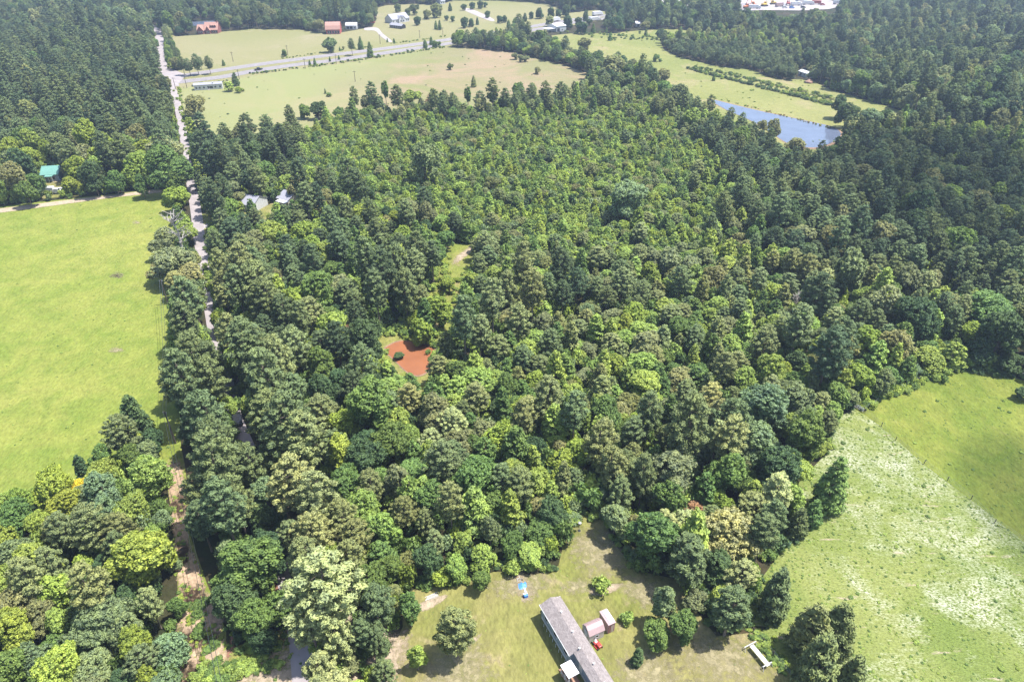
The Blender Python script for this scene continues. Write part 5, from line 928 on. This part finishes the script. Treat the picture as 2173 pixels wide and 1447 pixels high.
for px, py, ln, lb in ((373,190,23,'utility pole right at the highway junction corner'),(397,188,22,'utility pole just right of the highway junction by the white mobile home'),(508,169,19,'utility pole beside the small cedar by the highway'),(648,146,19,'utility pole in the roadside brush below the highway'),(714,136,18,'utility pole by the highway, below the big lone tree'),
        (495,132,19,'utility pole standing in the far field near the rounded pine'),(611,118,19,'utility pole beside the small round tree in the far field'),(807,94,18,'utility pole left of the pale driveway'),(891,82,15,'utility pole in the grass right of the pale driveway'),(940,76,15,'utility pole next to the twin cedars'),(754,174,21,'lone pole out in the tan field')):
    q = P(px, py); upole(px, py, min(14, ln / FPX * Q(q.x, q.y, 0)[2] * 1.05), lb, 1.1)

# vehicles
def wheels(par, xs, yw, r, tyre_w=.25):
    for x in xs:
        for s in (-1, 1):
            w_ = MB().tube([(x, s * yw, r), (x, s * (yw - tyre_w), r)], r, 16).build('wheel', M['black_rubber'], par); MB().tube([(x, s * (yw + .01), r), (x, s * (yw - .05), r)], r * .55, 12).build('rim', M['silver_paint'], w_)
def car(px, py, rz, label, paint='black_paint', kind='suv', name=None, group=None, sc=1.0):
    e = empty(name or {'suv': 'parked_car', 'pickup': 'pickup_truck', 'van': 'white_van'}[kind], P(px, py), rz, label, {'suv': 'car', 'pickup': 'pickup truck', 'van': 'van'}[kind], group); e.location.z = .15; e.scale = (sc,) * 3
    if kind == 'pickup':
        MB().prism([(-2.8, .45), (2.75, .45), (2.8, .95), (1.3, 1.15), (-.9, 1.15), (-2.85, 1.12)], 'y', -.98, .98).build('body', M[paint], e, bevel=.05)
        MB().prism([(-1.0, 1.152), (1.35, 1.152), (.7, 1.85), (-.75, 1.85)], 'y', -.86, .86).build('cabin', M['dark_glass'], e, bevel=.05); MB().box(-.7, .65, -.8, .8, 1.853, 1.9).build('roof', M[paint], e); MB().box(-2.7, -1.05, -.8, .8, 1.10, 1.153).build('truck_bed', M['black_rubber'], e)
    else:
        h = 1.75 if kind == 'suv' else 2.2
        MB().prism([(-2.3, .4), (2.25, .4), (2.35, .75), (2.2, 1.0), (1.1, 1.1), (-2.35, 1.1)], 'y', -.95, .95).build('body', M[paint], e, bevel=.07)
        MB().prism([(-2.25, 1.102), (1.15, 1.102), (.45, h - .06), (-2.0, h - .06)], 'y', -.85, .85).build('cabin', M['dark_glass'], e, bevel=.05); MB().box(-1.95, .42, -.8, .8, h - .055, h).build('roof', M[paint], e, bevel=.02)
    wheels(e, (-1.45, 1.5), .97, .38)
    for s in (-1, 1): MB().box(2.3, 2.42, s * .75 - .15, s * .75 + .15, .62, .8).build('headlight', M['silver_paint'], e)
    return e
def truck(px, py, rz, label, group=None, box='white_metal', cab='white_metal', sc=1.0, L=13.5):
    e = empty('lorry', P(px, py), rz, label, 'lorry', group); e.location.z = .15; e.scale = (sc,) * 3
    MB().box(-L / 2, L / 2 - 3.2, -1.28, 1.28, 1.15, 4.0).build('trailer', M[box], e, bevel=.04); MB().prism([(L / 2 - 2.9, .6), (L / 2, .6), (L / 2, 1.7), (L / 2 - .6, 1.9), (L / 2 - .9, 3.1), (L / 2 - 2.9, 3.1)], 'y', -1.2, 1.2).build('cab', M[cab], e, bevel=.05)
    MB().box(L / 2 - .87, L / 2 - .6, -1.0, 1.0, 2.0, 2.9).build('windscreen', M['dark_glass'], e); MB().box(-L / 2, L / 2, -.5, .5, .75, 1.14).build('chassis', M['black_paint'], e)
    wheels(e, (-L / 2 + 1, -L / 2 + 2.3, L / 2 - 4, L / 2 - 1.2), 1.25, .5, .4); return e
def along(line, px, py, off=0):
    p = P(px, py); best = min(range(len(line) - 1), key=lambda i: seg_d(p.x, p.y, line[i], line[i + 1])); a, b = line[best], line[best + 1]; return math.atan2(b[1] - a[1], b[0] - a[0])
rz = along(ROAD, 500, 888) + math.pi
car(505, 895, rz, 'black car driving down the shaded country road between the pines', 'black_paint', 'suv', 'moving_car', sc=1.05)
car(549, 150, along(NEAR, 549, 149), 'black pickup driving on the near lane of the highway', 'black_paint', 'pickup')
truck(1178, 47, along(FARC, 1178, 47), 'white lorry on the highway behind the tan green roadside tree'); truck(1268, 34, along(FARC, 1268, 34), 'white lorry farthest along the highway')
truck(1262, 46, along(NEAR, 1262, 44), 'white lorry on the near lane just before the roadside shrubs'); car(1182, 54, along(NEAR, 1182, 54), 'silver car behind the roadside tree on the highway', 'silver_paint', 'suv')

# houses
def house(name, a, b, Wd, ze, zr, wall, roof, label, wins=(), back=True, cat='house', group=None):
    e, L = frame(name, a, b, label, cat, group)
    body(L, Wd, ze, zr).build('wall', M[wall], e); gable(L, Wd, ze, zr).build('roof', M[roof], e)
    for (x, z, w_, h_, nm) in wins: window(e, x * L, 0, z, w_, h_, 's', name=nm)
    return e, L
wn = [(t_, 1.0, 1.0, 1.1, 'window') for t_ in (.08, .2, .35, .75, .92)] + [(.5, .4, .9, 1.9, 'door'), (.6, .7, 2.2, 1.4, 'window')]
e, L = house('mobile_home', (413, 193), (473, 189), 4.8, 3.2, 4.0, 'white_siding', 'grey_roof_far', 'long white mobile home with a grey roof in the field by the highway', wn, cat='mobile home')
for i in range(3): MB().box(L * .5 - .6, L * .5 + .6, -.4 - i * .3, -.02 - i * .3, 0, .55 - i * .18).build('step', M['grey_wood'], e)
MB().box(L * .66, L * .66 + .8, .4, 1.1, 3.3, 4.5).build('roof_vent', M['white_siding'], e)
# brick house with terracotta roof: main block, two front gables, three dormers
e, L = frame('brick_house', (418, 73), (462, 72.5), 'red brick house with a salmon tiled roof and three dormers at the far field edge', 'house')
body(L * .62, 11, 3.4, 8.6, L * .38, 1.2).build('wall', M['brick'], e); gable(L * .62, 11, 3.4, 8.6, .5, .2, L * .38, 1.2).build('roof', M['terracotta'], e)
body(L * .36, 9, 3.2, 6.6, 0, 2.2).build('wall', M['brick'], e); gable(L * .36, 9, 3.2, 6.6, .4, .2, 0, 2.2).build('roof', M['terracotta'], e)
def front_gable(x0, x1, y0_, y1_, ze, zr):
    c = (x0 + x1) / 2
    MB().prism([(x0, 0), (x1, 0), (x1, ze), (c, zr), (x0, ze)], 'y', y0_, y1_).build('wall', M['brick'], e)
    m = MB(); k = (zr - ze) / (c - x0); o = .4
    m.prism([(x0 - o, ze - k * o + .02), (c, zr + .02), (c, zr + .24), (x0 - o, ze - k * o + .24)], 'y', y0_ - .4, y1_); m.prism([(c + .01, zr + .02), (x1 + o, ze - k * o + .02), (x1 + o, ze - k * o + .24), (c + .01, zr + .24)], 'y', y0_ - .4, y1_); m.build('roof', M['terracotta'], e)
front_gable(L * .07, L * .36, -1.6, 5, 3.1, 6.4); front_gable(L * .46, L * .66, -.6, 5, 3.2, 6.2)
for k in range(3):
    x = L * (.69 + .10 * k); f = MB().box(x - .8, x + .8, 2.4, 5.0, 5.2, 6.4).build('dormer', M['brick'], e); MB().prism([(x - 1.0, 6.35), (x + 1.0, 6.35), (x, 7.2)], 'y', 2.1, 5.4).build('roof', M['terracotta'], f); boxo('pane', f, x - .5, x + .5, 2.33, 2.39, 5.4, 6.2, 'dark_glass')
for x in (.15, .27, .53, .59, .75, .85, .94): window(e, x * L, (-1.6 if x < .4 else (-.6 if x < .66 else 1.2)), 1.0, 1.1, 1.3, 's')
MB().box(L * .96, L * .99, 6, 7, 6, 9.6).build('chimney', M['brick'], e)
# red barn with curved roof
e, L = frame('red_barn', (693, 73.5), (722, 73), 'red barn with a pale red curved roof at the wood edge', 'barn')
pf = [(0, 0), (0, 4.2), (1.4, 6.6), (4.2, 8.3), (7.0, 8.9), (9.8, 8.3), (12.6, 6.6), (14, 4.2), (14, 0)]
MB().prism(pf, 'x', 0, L).build('wall', M['barn_red'], e); m = MB(); rp_ = [(-.7, 3.6)] + pf[2:7] + [(14.7, 3.6)]
for i in range(6): a_, b_ = rp_[i], rp_[i + 1]; m.prism([(a_[0], a_[1] + .02), (b_[0], b_[1] + .02), (b_[0], b_[1] + .25), (a_[0], a_[1] + .25)], 'x', -.8, L + .5)
m.build('roof', M['terracotta'], e)
for x in (.15, .3, .5, .7, .88): window(e, x * L, 0, .6, 1.5, 2.2, 's', name='door')
boxo('barn_door', e, -.08, -.003, 5, 9, 0, 4, 'white_siding')
e, L = house('farm_shed', (734, 63), (757, 63), 8, 3.4, 5.2, 'white_siding', 'white_metal', 'low white shed right of the red barn', [(.2, .3, 2.6, 2.2, 'door'), (.5, .3, 2.6, 2.2, 'door'), (.85, 1, 1, 1, 'window')], cat='shed')
e, L = house('farmhouse', (833, 51), (869, 46), 12, 3.4, 7.4, 'white_siding', 'grey_roof_far', 'large white farmhouse with a pale grey roof above the long dark building', [(t_, 1, 1.2, 1.3, 'window') for t_ in (.07, .25, .4, .7, .85, .95)] + [(.55, .2, 1.2, 2.2, 'door')])
for x in (.45, .6): 
    c = x * L; MB().prism([(c - 2.2, 0), (c + 2.2, 0), (c + 2.2, 3.4), (c, 5.8), (c - 2.2, 3.4)], 'y', -1.5, 4).build('wall', M['white_siding'], e); MB().prism([(c - 2.5, 3.3), (c, 5.9), (c + 2.5, 3.3), (c + 2.5, 3.5), (c, 6.1), (c - 2.5, 3.5)], 'y', -1.8, 4.5).build('roof', M['grey_roof_far'], e); window(e, c, -1.5, 1, 1.4, 1.4, 's')
e, L = house('poultry_house', (827, 59.5), (852, 62.5), 6, 2.6, 4.0, 'black_paint', 'grey_roof_far', 'long dark sided building with a pale roof below the white farmhouse', [(t_, .7, 1.4, 1.0, 'window') for t_ in (.1, .3, .5, .7, .9)], cat='outbuilding')
house('farmhouse', (934, 10), (945, 9), 10, 3.4, 7, 'white_siding', 'grey_roof_far', 'small white roofed house at the very top beside the meadow drive', [(.3, 1, 1.2, 1.2, 'window'), (.7, 1, 1.2, 1.2, 'window')])
e, L = house('metal_shop', (1181, 69), (1201, 66.5), 14, 4.6, 6, 'white_siding', 'white_metal', 'white metal shop building standing below the highway', [(.2, .1, 3, 3, 'door'), (.6, 1, 1, 1, 'window')], cat='workshop')
MB().box(-9, -.02, 1, 9, 2.9, 3.1).build('lean_to_roof', M['white_metal'], e)
for x in (-8.8, -4.5): MB().box(x, x + .2, 1.2, 1.4, 0, 2.9).build('post', M['grey_wood'], e)
e, L = house('farm_shed', (1349, 58), (1359, 58), 8, 3, 4.4, 'white_siding', 'white_metal', 'small white roofed shed at the edge of the dark trees right of the highway', [(.5, .1, 1.6, 2, 'door')], cat='shed')
e, L = house('farm_shed', (1693, 160), (1711, 166), 5, 2.8, 3.6, 'white_siding', 'white_metal', 'long white shed beside the small round trees below the pine plantation', [(.3, .1, 1.6, 2, 'door'), (.7, 1, 1, 1, 'window')], cat='shed')
e, L = house('farmhouse', (91, 386), (128, 384), 8.5, 3.0, 5.4, 'blue_siding', 'green_metal', 'house with a bright sea green metal roof among the trees left of the road', [(.2, .9, 1.1, 1.2, 'window'), (.7, .9, 1.1, 1.2, 'window')])
MB().box(L * .3, L * .75, -2.4, -.3, 2.75, 2.9).build('porch_roof', M['green_metal'], e)
for x in (.32, .52, .72): MB().box(x * L, x * L + .15, -2.3, -2.15, 0, 2.745).build('post', M['white_metal'], e)
dd = boxo('door', e, L * .48, L * .54, -.07, -.003, .2, 2.2, 'white_metal'); boxo('handle', dd, L * .53, L * .535, -.11, -.072, 1.1, 1.2, 'silver_paint')
e, L = house('farmhouse', (506, 447), (540, 452), 9, 3.0, 5.2, 'white_siding', 'grey_roof_far', 'pale blue grey roofed house half hidden under the pines by the road', [(.3, .9, 1.1, 1.2, 'window'), (.7, .9, 1.1, 1.2, 'window')])
e, L = house('farmhouse', (590, 434), (613, 440), 9, 2.8, 4.6, 'beige_siding', 'grey_roof_far', 'grey roofed house with a white porch roof, farther right under the pines', [(.3, .9, 1.1, 1.2, 'window')])
MB().box(L * .3, L + 1, -2.6, -.3, 2.6, 2.75).build('porch_roof', M['white_metal'], e)
for x in (.35, .95): MB().box(x * L, x * L + .15, -2.5, -2.35, 0, 2.595).build('post', M['grey_wood'], e)
truck(113, 412, .06, 'white box truck parked at the dirt road below the green roofed house', sc=.75, L=9)
car(138, 408, .1, 'white car beside the box truck on the dirt road', 'white_metal'); car(578, 476, .3, 'white car under the pines below the grey roofed houses', 'white_metal'); car(604, 474, .5, 'white van parked at the sandy end of the homestead', 'white_metal', 'van')
car(791, 50, .2, 'red car on the far drive left of the white farmhouse', 'red_paint')
for px, py, r_z, c, lb in ((1998, 262, .3, 'barn_red', 'dark red shed at the right end of the long field'), (2014, 259, .2, 'grey_wood', 'grey shed next to the dark red one')):
    e = empty('field_shed', P(px, py), r_z, lb, 'shed'); body(6, 4.5, 2.4, 3.4).build('wall', M[c], e); gable(6, 4.5, 2.4, 3.4).build('roof', M['brown_wood' if c == 'barn_red' else 'grey_roof_far'], e); boxo('door', e, 2, 4, -.06, -.003, 0, 2, 'black_paint')
hp = empty('hay_pile', P(1716, 176), 0, 'brown conical heap on the grass below the white shed', 'heap'); MB().tube([(0, 0, 0), (.2, 0, .9), (.1, .1, 1.9), (0, 0, 2.4)], [3.2, 2.4, 1.1, .1], 12).build('heap', M['brown_wood'], hp, True)
MB().tube([(0, 0, 2.35), (0, 0, 2.7)], .05, 5).build('stake', M['grey_wood'], hp)
def excavator(px, py, rz, paint, label, sc=1.0):
    e = empty('excavator', P(px, py), rz, label, 'digger', 'machines on the gravel yard'); e.location.z = .12; e.scale = (sc,) * 3
    for s in (-1, 1): MB().prism([(-2.2, .35), (-1.8, 0), (1.8, 0), (2.2, .35), (1.8, .9), (-1.8, .9)], 'y', s * 1.3 - .35, s * 1.3 + .35).build('track', M['black_rubber'], e)
    MB().box(-2.2, 1.2, -1.3, 1.3, .95, 1.9).build('body', M[paint], e, bevel=.08); cb = MB().box(.1, 1.5, .3, 1.25, 1.903, 3.0).build('cab', M[paint], e, bevel=.05); boxo('window', cb, .25, 1.53, .27, 1.28, 2.1, 2.8, 'dark_glass')
    MB().tube([(1.2, -.3, 1.7), (3.4, -.3, 4.6), (5.2, -.3, 4.2)], .28, 4).build('boom', M[paint], e); MB().tube([(5.2, -.3, 4.2), (6.2, -.3, 1.6)], .2, 4).build('arm', M[paint], e); MB().prism([(5.7, 1.7), (6.6, 1.5), (6.4, .6), (5.6, .7)], 'y', -.8, .2).build('bucket', M['black_paint'], e)
for args in ((1584,19,.2,'orange_paint','orange digger nearest the left end of the gravel yard',1.5),(1600,15,2.6,'orange_paint','orange digger behind the nearest digger on the gravel yard',1.5),(1622,14,.5,'yellow_paint','yellow digger left of the middle of the gravel yard',1.5),(1640,10,3.3,'yellow_paint','yellow digger farther back on the gravel yard',1.4),(1672,12,1.2,'barn_red','dark red digger in the middle of the gravel yard',1.5)): excavator(*args)
for i, (px, py, rz_, bx, lb) in enumerate(((1601,19.5,.1,'white_metal','white lorry beside the orange diggers'),(1655,15,.5,'pink_metal','pinkish lorry in the middle of the gravel yard'),(1690,13,.2,'white_metal','white lorry right of the dark red digger'),(1715,11,.1,'white_metal','white lorry behind the right half of the gravel yard'),(1728,10,2.8,'barn_red','dark red lorry near the right end of the gravel yard'),(1780,10,.1,'silver_paint','grey lorry at the right tip of the gravel yard'),(1700,4,.0,'white_metal','white lorry at the back edge of the gravel yard'),(1560,6,.2,'terracotta','rust red lorry at the back left of the gravel yard'))): truck(px, py, rz_, lb, 'lorries on the gravel yard', bx, sc=1.0)
for i, (px, py, c, lb) in enumerate(((1665,18,'white_metal','white car at the front of the gravel yard'),(1680,18.5,'blue_tarp','blue car at the front of the gravel yard'),(1704,18,'black_paint','dark car at the front of the gravel yard'),(1745,12,'red_paint','red car at the right of the gravel yard'))): car(px, py, .2, lb, c, 'suv', group='cars on the gravel yard', sc=1.2)
# clouds: real ones, high above the air box; their shadows darken the woods at the right
def cloud(name, px, py, alt, lobes, dens, label):
    g = P(px, py); c = g + sv * (alt / sv.z); m = bmesh.new()
    for (dx, dy, dz, rx, ry, rz_) in lobes: bmesh.ops.create_icosphere(m, subdivisions=4, radius=1, matrix=Matrix.Translation((dx, dy, dz)) @ Matrix.Diagonal((rx, ry, rz_, 1)))
    me = bpy.data.meshes.new(name); m.to_mesh(me); m.free(); o = link(bpy.data.objects.new(name, me)); o.location = c; tag(o, label, kind='stuff')
    mt = bpy.data.materials.new('cloud_vapour'); mt.use_nodes = True; t = mt.node_tree; t.nodes.clear(); a = t.nodes.new('ShaderNodeOutputMaterial'); b = t.nodes.new('ShaderNodeVolumePrincipled'); b.inputs['Density'].default_value = dens; b.inputs['Color'].default_value = (1, 1, 1, 1); t.links.new(b.outputs[0], a.inputs['Volume']); me.materials.append(mt); return o
cloud('cloud', 2130, 440, 480, [(0, 0, 0, 80, 95, 26), (60, 20, 4, 90, 75, 30), (40, -60, 0, 70, 60, 24)], .022, 'drifting summer cloud high above the woods')
cloud('cloud', 2300, 1120, 480, [(0, 0, 0, 20, 30, 12)], .035, 'small cloud wisp high above the pasture')
# ------------------------------------------------------------------ air
bm_ = MB().box(-1900, 1900, -150, 3700, -1, 130); hz = bm_.build('haze', M['bark']); tag(hz, kind='stuff')
hm = bpy.data.materials.new('haze_air'); hm.use_nodes = True; t = hm.node_tree; t.nodes.clear()
o_ = t.nodes.new('ShaderNodeOutputMaterial'); v_ = t.nodes.new('ShaderNodeVolumePrincipled'); v_.inputs['Color'].default_value = (.62, .76, 1, 1); v_.inputs['Density'].default_value = .00019; v_.inputs['Anisotropy'].default_value = .2
t.links.new(v_.outputs[0], o_.inputs['Volume']); hz.data.materials[0] = hm
